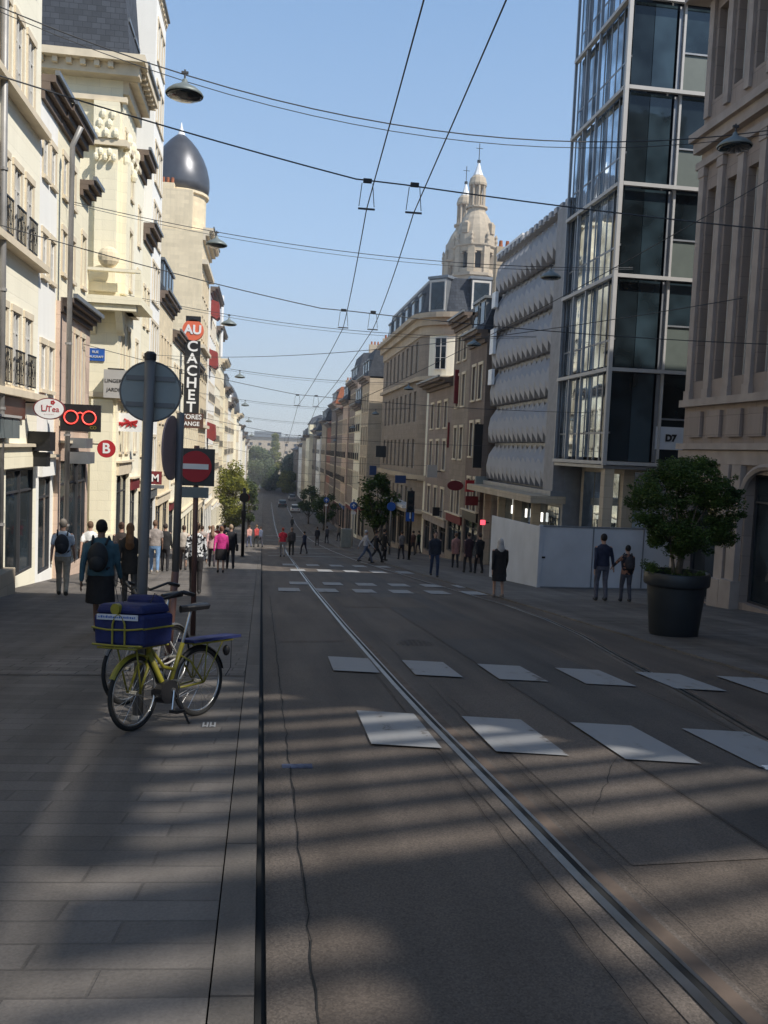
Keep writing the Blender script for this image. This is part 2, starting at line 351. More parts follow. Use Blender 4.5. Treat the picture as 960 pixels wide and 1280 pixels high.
strip('paving_right',6.4,16,-40,300,.03,M['pave'],side=True)
strip('sett_band',-9,-.14,9.7,11.0,.056,M['pave2'])
# side streets
strip('side_street',-60,-9,31.9,36.5,.01,M['road2'])
def railcurve(pts):
    def f(y):
        if y<=pts[0][1]: return pts[0][0]
        for (a,b),(c,d) in zip(pts,pts[1:]):
            if y<=d: return a+(c-a)*(y-b)/(d-b)
        return pts[-1][0]
    return f
RA=railcurve([(1.78,-5),(1.74,2.8),(1.69,3.8),(1.66,5.3),(1.60,7.5),(1.57,9.3),(1.53,15),(1.52,23.4),(1.66,46),(1.9,80),(2.0,200)])
RB=railcurve([(4.1,-5),(4.3,5.5),(4.42,6.8),(4.7,8.4),(4.95,10),(5.2,11.9),(5.6,14.3),(5.85,16.9),(5.95,20),(5.7,28),(5.3,46),(5.2,200)])
for k,(fr,nm,lb) in enumerate(((RA,'tram_rail','grooved steel tram rail running down the middle of the brown road'),(RB,'tram_rail','curving steel tram rail beside the right hand pavement'))):
    ys=sorted(set([-5+i*.5 for i in range(111)]+[50+i*5 for i in range(31)]+[p[0] for p in PROF if -5<p[0]<200])); 
    r_=root(nm,(fr(0),0,0),lb,'rail')
    for nm2,a,b,dz,m in (('rail_bed',-.16,.16,.005,M['conc']),('rail_head',-.062,-.012,.012,M['rail']),('rail_groove',-.012,.026,.009,M['groove']),('guard_lip',.026,.046,.012,M['rail']),('rust_stain',.0465,.13,.0065,M['rust'])):
        mb=MB()
        for y,y2 in zip(ys,ys[1:]): mb.face([(fr(y)+a,y,gz(y)+dz),(fr(y)+b,y,gz(y)+dz),(fr(y2)+b,y2,gz(y2)+dz),(fr(y2)+a,y2,gz(y2)+dz)])
        mb.build(nm2,m,r_)
# zebra blocks
def zebra(x0,y0,sl,n,L,wd=.55,sp=.965):
    mb=MB()
    for i in range(n):
        xa=x0+i*sp; ya=y0+sl*(xa-x0)
        pts=[(xa+.02,ya),(xa+wd,ya+sl*wd),(xa+wd,ya+sl*wd-L),(xa,ya-L)]
        cells=4
        a0,b0,c0,d0=[Vector((p[0],p[1],0)) for p in pts]
        for k in range(cells):
            t0,t1=k/cells,(k+1)/cells
            q=[a0.lerp(d0,t0),b0.lerp(c0,t0),b0.lerp(c0,t1),a0.lerp(d0,t1)]
            mb.face([(v.x,v.y,gz(v.y)+.0165) for v in q])
    o=mb.build('road_markings',M['paint']); o['kind']='structure'
zebra(.93,8.04,-.27,6,1.28); zebra(.92,11.5,-.29,6,1.15)
zebra(-.0+.5,24.6,0,6,1.3,.6,1.05); zebra(.9,27.5,0,6,1.3,.6,1.05); zebra(1.2,36,0,8,1.8,.6,1.1); zebra(1.0,41,0,7,1.8,.6,1.1)
for y,hh in ((52,.5),(58,.45),(69,.6),(88,.6),(100,.8)):
    mb=MB().box(.1,6.3,y,y+hh,0,.01); 
    mb=MB(); mb.face([(.45,y,gz(y)+.009),(6.3,y,gz(y)+.009),(6.3,y+hh,gz(y+hh)+.009),(.45,y+hh,gz(y+hh)+.009)]); o=mb.build('road_markings',M['paint']); o['kind']='structure'
M['bluefade']=plain('faded blue mark',(.06,.075,.13),.8,var=.35,scale=20)
M['patch']=ground_mat('old asphalt patch',(.100,.082,.070),rough=.8,stain=.35)
M['patch2']=ground_mat('pale asphalt patch',(.122,.10,.084),rough=.85,stain=.3)
def sheet(pts,dz,m,name='road_patch'):
    mb=MB(); mb.face([(x,y,gz(y)+dz) for x,y in pts]); o=mb.build(name,m); o['kind']='structure'; return o
sheet([(2.0,4.2),(2.86,4.25),(2.85,8.9),(2.02,8.85)],.0045,M['patch2']); sheet([(.3,13),(1.3,13.1),(1.3,17.5),(.3,17.4)],.0045,M['patch2']); sheet([(2.9,13.5),(4.3,13.7),(4.3,16.5),(2.9,16.4)],.0055,M['patch']); sheet([(1.9,19),(3.9,19.2),(3.9,22),(1.9,21.9)],.0065,M['patch2'])
rn=random.Random(8)
def crack(x,y,dx,dy,n,wd=.006,dz=.0085):
    mb=MB(); pts=[(x,y)]
    ph=rn.uniform(0,6)
    for i in range(n): pts.append((x+dx*(i+1)+rn.uniform(-.009,.009)+.004*math.sin(i*.5+ph),y+dy*(i+1)+rn.uniform(-.012,.012)))
    for (a,b),(c,d) in zip(pts,pts[1:]):
        w_=wd*rn.uniform(.5,1.3); nx,ny=(w_,0) if abs(dy)>abs(dx) else (0,w_)
        mb.face([(a-nx,b-ny,gz(b)+dz),(a+nx,b+ny,gz(b)+dz),(c+nx,d+ny,gz(d)+dz),(c-nx,d-ny,gz(d)+dz)])
    o=mb.build('road_crack',M['groove']); o['kind']='structure'
crack(.255,2.2,.0,.13,150,.004); crack(1.42,2.2,0,.2,90,.002); crack(1.93,2.4,0,.22,70,.002); crack(2.88,3,0,.25,80,.0025);  crack(4.33,6,0,.3,60,.003); crack(2.1,5,.06,.11,22,.002)
def cover(x,y,label,w_=.3,rd=False):
    t=root('manhole_cover',(x,y,gz(y)),label,'cover'); mb=MB()
    dz0,dz1=.006,.014
    if rd: mb.lathe([(w_,dz0+0),(w_,dz1),(w_*.95,dz1)],(x,y,gz(y)),28)
    else: mb.prism([(x-w_,y-w_),(x+w_,y-w_),(x+w_,y+w_),(x-w_,y+w_)],'z',gz(y+w_)+.0,gz(y)+dz1)
    mb.build('cover_rim',M['patch2'],t)
    mb=MB(); mb.lathe([(w_*.93,dz1-.008),(w_*.93,dz1+.001)],(x,y,gz(y)),28)
    for i in range(-3,4):
        for j in range(-3,4):
            if i*i+j*j<11: mb.box(x+i*w_*.24-.025,x+i*w_*.24+.025,y+j*w_*.24-.02,y+j*w_*.24+.02,gz(y)+dz1-.01,gz(y)+dz1+.004)
    mb.build('tread_pattern',M['patch'],t)
cover(2.4,12.9,'round iron manhole cover between the crossing and the hoarding',.3,True)
# little blue marker & litter on road
o=MB().box(.2,.42,6.12,6.2,gz(6.16)+.004,gz(6.16)+.009).build('utility_marker',M['bluefade']); tag(o,'small faded blue plate set in the concrete road edge','plate')
# ------------------------------------------------------------------ facades
_wc={}
def winmeshes(w,h,style,fm):
    k=(round(w,3),round(h,3),style,fm)
    if k in _wc: return _wc[k]
    mb=MB(); t=.055 if w>.6 else .04; d=.06
    mb.box(-w/2,-w/2+t,-d,0,0,h).box(w/2-t,w/2,-d,0,0,h).box(-w/2+t,w/2-t,-d,0,0,t).box(-w/2+t,w/2-t,-d,0,h-t,h)
    if style in('fr','bars'):
        mb.box(-.03,.03,-d-.01,-.001,t,h-t)
    if style=='fr':
        mb.box(-w/2+t,w/2-t,-d+.01,-.002,h*.72,h*.72+.045)
        mb.box(-w/2+t,w/2-t,-d+.02,-.002,h*.36,h*.36+.03)
    if style=='bars':
        for q in (.12,.25,.38): mb.box(-w/2+t,w/2-t,-d+.01,-.002,h*q,h*q+.03)
        mb.box(-w/2+t,w/2-t,-d+.01,-.002,h*.5,h*.5+.08)
    if style=='shop':
        n=max(1,round(w/1.3))
        for i in range(1,n): x=-w/2+w*i/n; mb.box(x-.03,x+.03,-d-.01,-.001,t,h-t)
        mb.box(-w/2+t,w/2-t,-d+.01,-.002,h*.78,h*.78+.05)
    fr=mb.mesh('window',M[fm])
    p=MB().box(-w/2+t*.5,w/2-t*.5,-.004,.012,t*.5,h-t*.5).mesh('pane',M['gl'])
    _wc[k]=(fr,p); return _wc[k]
_rc={}
def railmesh(w,h=.85):
    k=(round(w,2),h)
    if k in _rc: return _rc[k]
    mb=MB(); mb.box(-w/2,w/2,-.02,.02,h-.04,h).box(-w/2,w/2,-.015,.015,.04,.07)
    n=max(3,int(w/.11))
    for i in range(n+1):
        x=-w/2+w*i/n; mb.box(x-.009,x+.009,-.009,.009,.04,h-.03)
    for i in range(max(1,n//3)):
        x=-w/2+w*(i+.5)/max(1,n//3); mb.tube([(x+.09*math.cos(a),0,h*.5+.16*math.sin(a)) for a in [j*math.pi/5 for j in range(10)]],.01,4,closed=True)
    _rc[k]=mb.mesh('railing',M['iron']); return _rc[k]
ORI={'x+':math.pi/2,'x-':-math.pi/2,'y-':0,'y+':math.pi}
def window(par,plane,c,u,z,w,h,style='fr',recess=.18,fm='frame',balc=0,base=None,sur=None):
    fr,p=winmeshes(w,h,style,fm); b=wloc(par)
    if plane=='x+': loc=(c-recess,u,z); 
    elif plane=='x-': loc=(c+recess,u,z)
    elif plane=='y-': loc=(u,c+recess,z)
    else: loc=(u,c-recess,z)
    o=inst('window',fr,par,Vector(loc)-b,ORI[plane]); WL[o.name]=Vector(loc)
    inst('pane',p,o,(0,0,0))
    if sur:
        k=('sur',round(w,3),round(h,3),recess,sur)
        if k not in _wc: _wc[k]=MB().box(-w/2-.1,w/2+.1,-recess-.09,-recess-.003,-.1,-.002).box(-w/2-.12,w/2+.12,-recess-.05,-recess-.003,h+.003,h+.16).box(-w/2-.1,-w/2-.002,-recess-.035,-recess-.003,0,h).box(w/2+.002,w/2+.1,-recess-.035,-recess-.003,0,h).mesh('surround',M[sur])
        inst('surround',_wc[k],o,(0,0,0))
    if balc: inst('railing',railmesh(w+.1),o,(0,-recess-balc,0))
    return o
def wallgrid(mb,plane,c,u0,u1,z0,z1,holes,depth=.2):
    us=sorted(set([u0,u1]+[v for h in holes for v in h[:2] if u0<v<u1])); zs=sorted(set([z0,z1]+[v for h in holes for v in h[2:4] if z0<v<z1]))
    def P(u,z,d=0):
        if plane=='x+': return (c-d,u,z)
        if plane=='x-': return (c+d,u,z)
        if plane=='y-': return (u,c+d,z)
        return (u,c-d,z)
    for za,zb in zip(zs,zs[1:]):
        run=None
        for ua,ub in list(zip(us,us[1:]))+[(None,None)]:
            solid=False
            if ua is not None:
                um=(ua+ub)/2; zm=(za+zb)/2
                solid=not any(h[0]<um<h[1] and h[2]<zm<h[3] for h in holes)
            if solid: run=(run[0],ub) if run else (ua,ub)
            elif run:
                mb.face([P(run[0],za),P(run[1],za),P(run[1],zb),P(run[0],zb)]); run=None
    for h in holes:
        a,b,e,f=h[:4]
        mb.face([P(a,e),P(b,e),P(b,e,depth),P(a,e,depth)]); mb.face([P(a,f),P(b,f),P(b,f,depth),P(a,f,depth)])
        mb.face([P(a,e),P(a,f),P(a,f,depth),P(a,e,depth)]); mb.face([P(b,e),P(b,f),P(b,f,depth),P(b,e,depth)])
def house(label,side,D0,D1,ztop,floors=(),pitch=1.6,ww=.9,wall='cream',X=None,trim='trim',cornice=(.5,.35),roof='flat',strings=(),
          ground=True,shopm='framed',depth=9,name='town_house',style='fr',group=None,nearwin=(),balc=(),shoptop=None,edge=.5,rec=.17,roofm='slate',roofh=2.4,chim=1,fascia=None,fm='frame',corndark=True,far=False):
    """side 'L' faces +x at X=-6, side 'R' faces -x at X=11.8; floors = [(sill z, height)]"""
    if X is None: X=-6. if side=='L' else 11.8
    s=1 if side=='L' else -1; plane='x+' if side=='L' else 'x-'
    D1=D1-.012
    g0=gz(D0); r=root(name,(X,(D0+D1)/2,gz((D0+D1)/2)),label,'building',group or 'old town houses along the street')
    holes=[]; wins=[]
    n=max(1,int((D1-D0-2*edge+pitch-ww)/pitch)); 
    span=(n-1)*pitch; us=[(D0+D1)/2-span/2+i*pitch for i in range(n)]
    for k,(z,h) in enumerate(floors):
        for u in us: holes.append((u-ww/2,u+ww/2,z,z+h)); wins.append((u,z,ww,h,style,k in balc))
    if ground:
        st=shoptop if shoptop is not None else gz(D0)+3.1
        nb=max(1,round((D1-D0)/3.2)); bw=(D1-D0)/nb
        for i in range(nb):
            a=D0+i*bw+.28; b=D0+(i+1)*bw-.28; zb=gz(a)+.25
            if st-zb>1: holes.append((a,b,zb,st)); wins.append(((a+b)/2,zb,b-a,st-zb,'shop',False))
    mb=MB(); wallgrid(mb,plane,X,D0,D1,gz(D1)-.6,ztop,holes,.22)
    xb=X-s*depth; zb=gz(D1)-.6
    near=[h for h in nearwin]
    lo,hi=(xb,X) if s>0 else (X,xb)
    wallgrid(mb,'y-',D0,lo,hi,zb,ztop,[(u-w/2,u+w/2,z,z+h) for (u,z,w,h) in near],.2)
    mb.face([(X,D1,zb),(xb,D1,zb),(xb,D1,ztop),(X,D1,ztop)]); mb.face([(xb,D0,zb),(xb,D1,zb),(xb,D1,ztop),(xb,D0,ztop)])
    mb.face([(X,D0,ztop),(X,D1,ztop),(xb,D1,ztop),(xb,D0,ztop)])
    mb.build('wall',M[wall],r)
    for (u,z,w_,h_,st_,bl) in wins:
        window(r,plane,X,u,z,w_,h_,st_,rec,shopm if st_=='shop' else fm,.12 if bl else 0,sur=None if (far or st_=='shop') else trim)
    for (u,z,w_,h_) in near: window(r,'y-',D0,u,z,w_,h_,style,.17,fm)
    if cornice:
        pr,ch=cornice; mb=MB(); e=.004
        mb.box(X+s*.003,X+s*pr,D0-e,D1+e,ztop-.02,ztop+ch*.35); mb.box(X+s*.003,X+s*pr*.62,D0,D1,ztop-ch*.5,ztop-.023); mb.box(X+s*.003,X+s*pr*.25,D0+e,D1-e,ztop-ch,ztop-ch*.503)
        if not far and not corndark:
            nn=int((D1-D0)/.5)
            for i in range(nn):
                y=D0+(i+.5)*(D1-D0)/nn; mb.box(X+s*pr*.63,X+s*pr*.92,y-.08,y+.08,ztop-.18,ztop-.024)
        mb.build('cornice',M['trimdark' if corndark else trim],r)
        MB().box(X+s*(pr-.02),X+s*(pr+.1),D0+.01,D1-.01,ztop+ch*.36,ztop+ch*.36+.12).build('gutter',M['zinc'],r)
    if strings:
        for (z,p,h) in strings: MB().box(X+s*.002,X+s*p,D0+.006,D1-.006,z-h,z).build('string_course',M[trim],r)
    if False:
        mb=MB()
        for (u,z,w_,h_,st_,bl) in wins:
            if st_!='shop':
                mb.box(X+s*.003,X+s*.09,u-w_/2-.1,u+w_/2+.1,z-.1,z-.002)
                mb.box(X+s*.003,X+s*.05,u-w_/2-.12,u+w_/2+.12,z+h_+.003,z+h_+.16)
        mb.build('window_surround',M[trim],r)
    if ground and fascia:
        MB().box(X+s*.003,X+s*.12,D0+.2,D1-.2,st+.04,st+.55).build('shop_fascia',M[fascia],r)
        MB().box(X+s*.003,X+s*.22,D0+.1,D1-.1,st+.553,st+.63).build('fascia_ledge',M[trim],r)
    if roof!='flat':
        zt=ztop+(cornice[1]*.35 if cornice else 0)+.02; mb=MB(); sb=.35
        if roof=='mansard':
            prof=[(X+s*.25,zt),(X-s*.6,zt+roofh),(X-s*(depth-.6),zt+roofh+.5),(X-s*depth,zt)]
        else: prof=[(X+s*.3,zt),(X-s*depth*.45,zt+roofh),(X-s*depth,zt)]
        mb.prism(prof,'y',D0+.05,D1-.05); rf=mb.build('roof',M[roofm],r)
        if roof=='mansard':
            for u in us[::1 if len(us)<5 else 2]:
                f=0.28; x0=X+s*.05; mb=MB(); mb.box(x0-s*.02,x0-s*1.0,u-.55,u+.55,zt+.25,zt+1.75); mb.box(x0+s*.1,x0-s*1.1,u-.68,u+.68,zt+1.752,zt+1.9)
                dm=mb.build('dormer',M['zinc'],r)
                mb=MB().box(x0+s*.02,x0-s*.015,u-.38,u+.38,zt+.4,zt+1.6); q=mb.build('pane',M['gl'],dm); 
        for i in range(chim):
            y=D0+.5 if i==0 else D1-.6; xx=X-s*2.2; mb=MB(); mb.box(xx-.9,xx+.9,y-.3,y+.3,zt+.1,zt+roofh+1.1); 
            ch=mb.build('chimney',M['redbrick' if wall in('redbrick','pink') else 'palestone'],rf)
            mb=MB(); [mb.lathe([(.1,0),(.13,.05),(.1,.4)],(xx-.6+k*.4,y,zt+roofh+1.1),8) for k in range(4)]; mb.build('chimney_pots',M['tile'],ch)
    return r
# ---------------------------------------------------------------- LEFT ROW
L1=house('tall cream facade nearest on the sunny side, narrow windows with iron balconies','L',3,24.1,15.5,[(-1+3.9,1.75),(6.25,1.75),(9.65,1.75),(12.8,1.6)],1.06,.6,'cream',rec=.07,strings=[(2.8,.28,.16),(6.15,.28,.16),(9.55,.28,.16)],
      cornice=(.6,.5),balc=(0,1),fascia='cream2',shoptop=.9,edge=.55,name='town_house')
L2=house('narrow white painted house with boxed dark eaves beside the cream facade','L',24.1,26.0,10.9,[(0.6+2.4,1.2),(6.0,1.1),(8.6,1.0)],.85,.5,'white',rec=.08,cornice=(.36,.45),fascia='white',shoptop=.6,edge=.2)
L3=house('cream house with dark boxed eaves rising above the pink front','L',26.0,28.9,10.9,[(6.5,1.2),(8.7,1.1)],1.1,.5,'cream2',rec=.08,cornice=(.42,.45),ground=False)
L3b=house('yellowish house with grey zinc cornice at the side street corner','L',28.9,30.3,9.7,[(6.6,1.6)],1.1,.5,'cream2',cornice=(.42,.35),ground=False)
pk=house('low pinkish shop front with tall slot windows and deep eaves','L',26.05,30.3,5.6,[(2.4,2.5)],.95,.42,'pink',X=-5.88,rec=.08,cornice=(.36,.3),strings=[(2.2,.12,.15)],depth=.12,shoptop=1.0,fascia='pink',name='pink_house')
# corner building with slate mansard: blocks behind the side street
L4=house('ornate yellow stone corner building with slate roof and carved pilaster','L',36.6,40.3,16.3,[(1.2,2.0),(4.2,2.2),(8.2,2.4),(12.0,2.2)],1.5,.7,'cream2',X=-6.0,cornice=(.9,.9),strings=[(3.6,.3,.3),(7.3,.3,.25),(13.6,.25,.2)],roof='mansard',roofh=9.5,depth=12,corndark=False,
      nearwin=[(-10.5,8.2,1.1,2.4),(-10.5,4.2,1.1,2.2),(-13.5,8.2,1.1,2.4),(-13.5,4.2,1.1,2.2),(-10.5,12,1.1,2.2)],shoptop=.2,fascia='trim',chim=0)
b=wloc(L4); mb=MB(); Y=36.6
# cornice, frieze on the side street face
mb.box(-15.5,-5.05,Y-.95,Y-.003,16.32,16.6); mb.box(-15.5,-5.3,Y-.6,Y-.003,15.9,16.317); mb.box(-15.5,-5.8,Y-.25,Y-.003,15.0,15.2)
mb.box(-15.5,-5.7,Y-.4,Y-.003,7.05,7.3); mb.box(-15.5,-5.75,Y-.3,Y-.003,13.3,13.55)
for i in range(18): mb.box(-15.3+i*.52,-15.1+i*.52,Y-.8,Y-.61,16.1,16.315)
mb.build('side_cornice',M['trim'],L4); MB().box(-15.5,-5.8,Y-.2,Y-.003,3.4,3.6).build('string_course',M['trim'],L4)
mb=MB(); 
for (xc,w_) in ((-6.55,.85),(-8.3,.7)):
    for (za,zb) in ((7.6,13.2),(-2.5,3.3)):
        MB().box(xc-w_/2,xc+w_/2,Y-.22,Y-.004,za,zb).box(xc-w_/2-.1,xc+w_/2+.1,Y-.3,Y-.225,za,za+.35).build('pilaster',M['cream2'],L4)
    mb.box(xc-w_/2-.06,xc+w_/2+.06,Y-.36,Y-.004,13.56,14.95)
    for k in range(7): mb.ell((xc-w_/2+.05+k*w_/7,Y-.36,13.75+.35*(k%3)),(.13,.12,.2),7,5)
    for k in range(5): mb.ell((xc-w_/2+.05+k*w_/5,Y-.38,12.8+.2*(k%2)),(.11,.1,.16),7,5)
for k in range(9): mb.ell((-5.86,Y+.2+k*.34,12.9+.5*(k%3)),(.16,.16,.3),7,5)
mb.build('carved_capital',M['cream2'],L4)
MB().box(-5.998,-5.78,Y+.1,Y+.95,7.6,13.2).build('pilaster',M['cream2'],L4)
mb=MB(); mb.box(-8.6,-5.0,Y-.9,Y-.41,7.05,7.35); mb.box(-5.98,-5.0,Y-.4,Y+2.6,7.05,7.35); mb.box(-8.5,-5.2,Y-.8,Y-.42,6.8,7.04)
for x in (-8.2,-7,-5.9): mb.prism([(Y-.85,7.0),(Y-.02,7.0),(Y-.02,5.9),(Y-.25,6.1)],'x',x-.14,x+.14)
for x in (-8.5,-7.2,-5.15): mb.box(x-.12,x+.12,Y-.86,Y-.62,7.36,8.3)
mb.box(-8.5,-5.05,Y-.88,Y-.6,8.3,8.42)
bal=mb.build('corner_balcony',M['cream2'],L4)
MB().ell((-6.3,Y-.75,8.85),(.42,.3,.42),12,8).build('carved_shield',M['ochre'],bal)
MB().box(-15.4,-6.02,Y+.05,Y+.3,16.62,16.9).build('roof_gutter',M['zinc'],L4)
house('cream house with dark eaves past the ornate corner building','L',40.3,43,14.3,[(1.2,1.8),(4.4,1.8),(7.6,1.8),(10.6,1.6)],1.2,.6,'cream',cornice=(.55,.6),balc=(1,),fascia='maroon',shoptop=-.6)
house('cream house with lower dark eaves in front of the white tall block','L',43,46,11.8,[(1.0,1.8),(4.0,1.8),(7.3,1.8)],1.3,.6,'cream2',cornice=(.5,.6),fascia='trim',shoptop=-.8)
house('tall plain white block with blank side wall over the roofs','L',46,50,24.2,[(z,1.9) for z in (0,3,6,9,12,15,18,21)],1.0,.75,'white',cornice=(.12,.3),fascia='zinc',shoptop=-1.4,corndark=False)
house('ochre house with grey mansard and dormers before the domed building','L',50,57,9.9,[(-.2,1.7),(2.8,1.7),(6,1.7)],1.5,.7,'ochre',cornice=(.45,.5),roof='mansard',roofh=1.6,fascia='trim',shoptop=-2.0)
house('yellow house with shallow red canopy over its upper window','L',57,65,8.6,[(-1,1.7),(2,1.7),(5,1.7)],1.6,.8,'cream',cornice=(.45,.5),roof='gable',roofm='zinc',roofh=1.2,fascia='maroon',shoptop=-2.8,balc=(1,2))
house('pale house with boxed eaves below the blank wall of the domed building','L',65,80,8.0,[(-2.2,1.8),(1.,1.8),(4.4,1.8)],2.0,.9,'cream2',cornice=(.5,.5),roof='gable',roofm='zinc',roofh=1.2,fascia='cream',shoptop=-4.0)
L8=house('beige building with bulbous dark dome at its corner','L',80,90,20.5,[(z,2.0) for z in (-3.2,.4,4,7.6,11.2,15)],2.2,1.1,'ochre',cornice=(.9,.8),strings=[(3.4,.4,.3),(10.5,.4,.3),(18,.5,.4)],fascia='trim',shoptop=-4.6,depth=12,balc=(1,2,3),corndark=False)
DC=(-8.45,83.6)
prof=[(2.05,0),(2.3,.25),(2.38,.9),(2.34,1.8),(2.15,2.9),(1.85,3.9),(1.4,4.9),(.9,5.7),(.45,6.25),(.15,6.5)]
mb=MB(); mb.lathe([(2.4,20.4),(2.4,24.1),(2.65,24.15),(2.65,24.38),(2.3,24.4)],(DC[0],DC[1],0),20); mb.build('dome_drum',M['ochre'],L8)
dm=MB().lathe([(a*1.13,z*.84+24.4) for a,z in prof],(DC[0],DC[1],0),32).build('dome',M['dome'],L8,smooth=True)
MB().lathe([(.42,0),(.36,.2),(.2,.6),(.1,.9),(.03,1.3)],(DC[0],DC[1],29.6),12).build('finial',M['whites'],dm,smooth=True)
mb=MB(); mb.box(-10.2,-7.0,80.1,81.0,20.52,24.0); mb.box(-10.2,-8.6,80.2,80.9,24.0,24.5); mb.build('gable_stack',M['ochre'],L8)
mb=MB(); [mb.lathe([(.14,0),(.14,.5)],(-10+.4*k,80.5,24.5),8) for k in range(4)]; mb.build('chimney_pots',M['tile'],L8)
house('white fronted house with red awnings under a small dark roof','L',92,104,17.6,[(z,1.9) for z in (-4,-.6,2.8,6.2,9.6,13)],2.2,1.0,'white',cornice=(.8,.5),fascia='trim',shoptop=-5.3,balc=(1,2,3,4))
house('cream building carrying a white roof mast','L',104.2,116,15.2,[(z,1.9) for z in (-5,-1.6,1.8,5.2,8.6,11.6)],2.4,1.1,'cream',cornice=(.8,.6),fascia='white',shoptop=-6.3,balc=(1,2,3))
house('slightly lower yellow building past the white roof mast','L',116.2,126,12.6,[(z,1.9) for z in (-5.6,-2.2,1.2,4.6,8)],2.4,1.1,'cream2',cornice=(.9,.6),fascia='white',shoptop=-6.8,balc=(1,2),corndark=False)
FL=[(126.2,138,9.6,'cream2','mansard','cream house with many iron balconies left of the yellow green tree'),(138.2,150,8.0,'white','gable','white house with zinc roof past the iron balconies'),(150.2,165,9.4,'cream','flat','cream house just before the half round dark dome')]
for a,b_,z,wl,rf,lb in FL: house(lb,'L',a,b_,z,[(q,1.9) for q in (-6.8,-3.4,0,3.4,6.4) if q+2.4<z],2.6,1.2,wl,cornice=(.8,.6),roof=rf,roofm='zinc' if rf=='gable' else 'slate',roofh=1.8,fascia='trim',shoptop=-7.6,balc=(1,2,3),X=-5.8)
L12=house('pale corner building with a half round dark dome far down the street','L',165.2,180,7.2,[(z,2.0) for z in (-8.6,-5.2,-1.6,2.2)],2.8,1.3,'cream',cornice=(1.,.8),fascia='trim',shoptop=-9.2,X=-5.3,corndark=False)
MB().lathe([(2.4,0),(2.5,.8),(2.35,2.2),(1.9,3.8),(1.2,5.1),(.4,6),(.1,6.8)],(-7.4,170,7.3),20).build('dome',M['dome'],L12,smooth=True)
MB().lathe([(1.3,0),(1.3,1.6),(1.5,1.8),(1.1,2.3),(.2,2.8)],(-8.6,166.5,7.3),12).build('turret',M['cream'],L12,smooth=True)
FL=[(180.2,195,5.4,'white','gable','white house beyond the half round dome'),(195.2,210,3.4,'cream','mansard','cream house with slate roof, second beyond the half round dome'),(210.2,226,4.4,'cream2','gable','yellow house, third beyond the half round dome'),(226.2,244,2.2,'white','gable','low white house, fourth beyond the half round dome'),(244.2,262,3.0,'palestone','mansard','grey house, fifth beyond the half round dome'),(262.2,285,1.0,'cream','gable','last low cream house on the sunny side before the park')]
for a,b_,z,wl,rf,lb in FL: house(lb,'L',a,b_,z,[(q,1.9) for q in (-8.8,-5.4,-2,1.2) if q+2.3<z],3.0,1.3,wl,cornice=(.7,.6),roof=rf,roofm='zinc' if rf=='gable' else 'slate',roofh=2,far=True,shoptop=-9.6,X=-4.9 )
# downpipes
for k,(y,zt,lb) in enumerate(((20.35,15.4,'grey rainwater pipe running the full height of the nearest cream facade'),(25.95,10.4,'fat grey downpipe between the white house and the pink front'))):
    g_=gz(y); pts=[(-5.83,y,zt),(-5.83,y,g_+.1)]
    if k==1: pts=[(-5.35,y-.1,zt),(-5.6,y,zt-.5),(-5.62,y,g_+.1)]
    rt=root('downpipe',(-5.8,y,g_),lb,'downpipe')
    MB().tube(pts,.075 if k==0 else .075,10).build('pipe',M['pipe'],rt,smooth=True)
    mb=MB(); [mb.lathe([(.10,0),(.10,.06)],(pts[-1][0],y,g_+1.6+i*2.6),10) for i in range(4 if k==0 else 3)]; mb.build('bracket',M['pipe'],rt)
# step by the first shop
o=MB().box(-6.9,-5.55,17.5,20.6,gz(20.6)-.1,gz(17.5)+.36).build('entrance_step',M['palestone'],bevel=.02); tag(o,'low stone step at the foot of the nearest cream shop front','step')
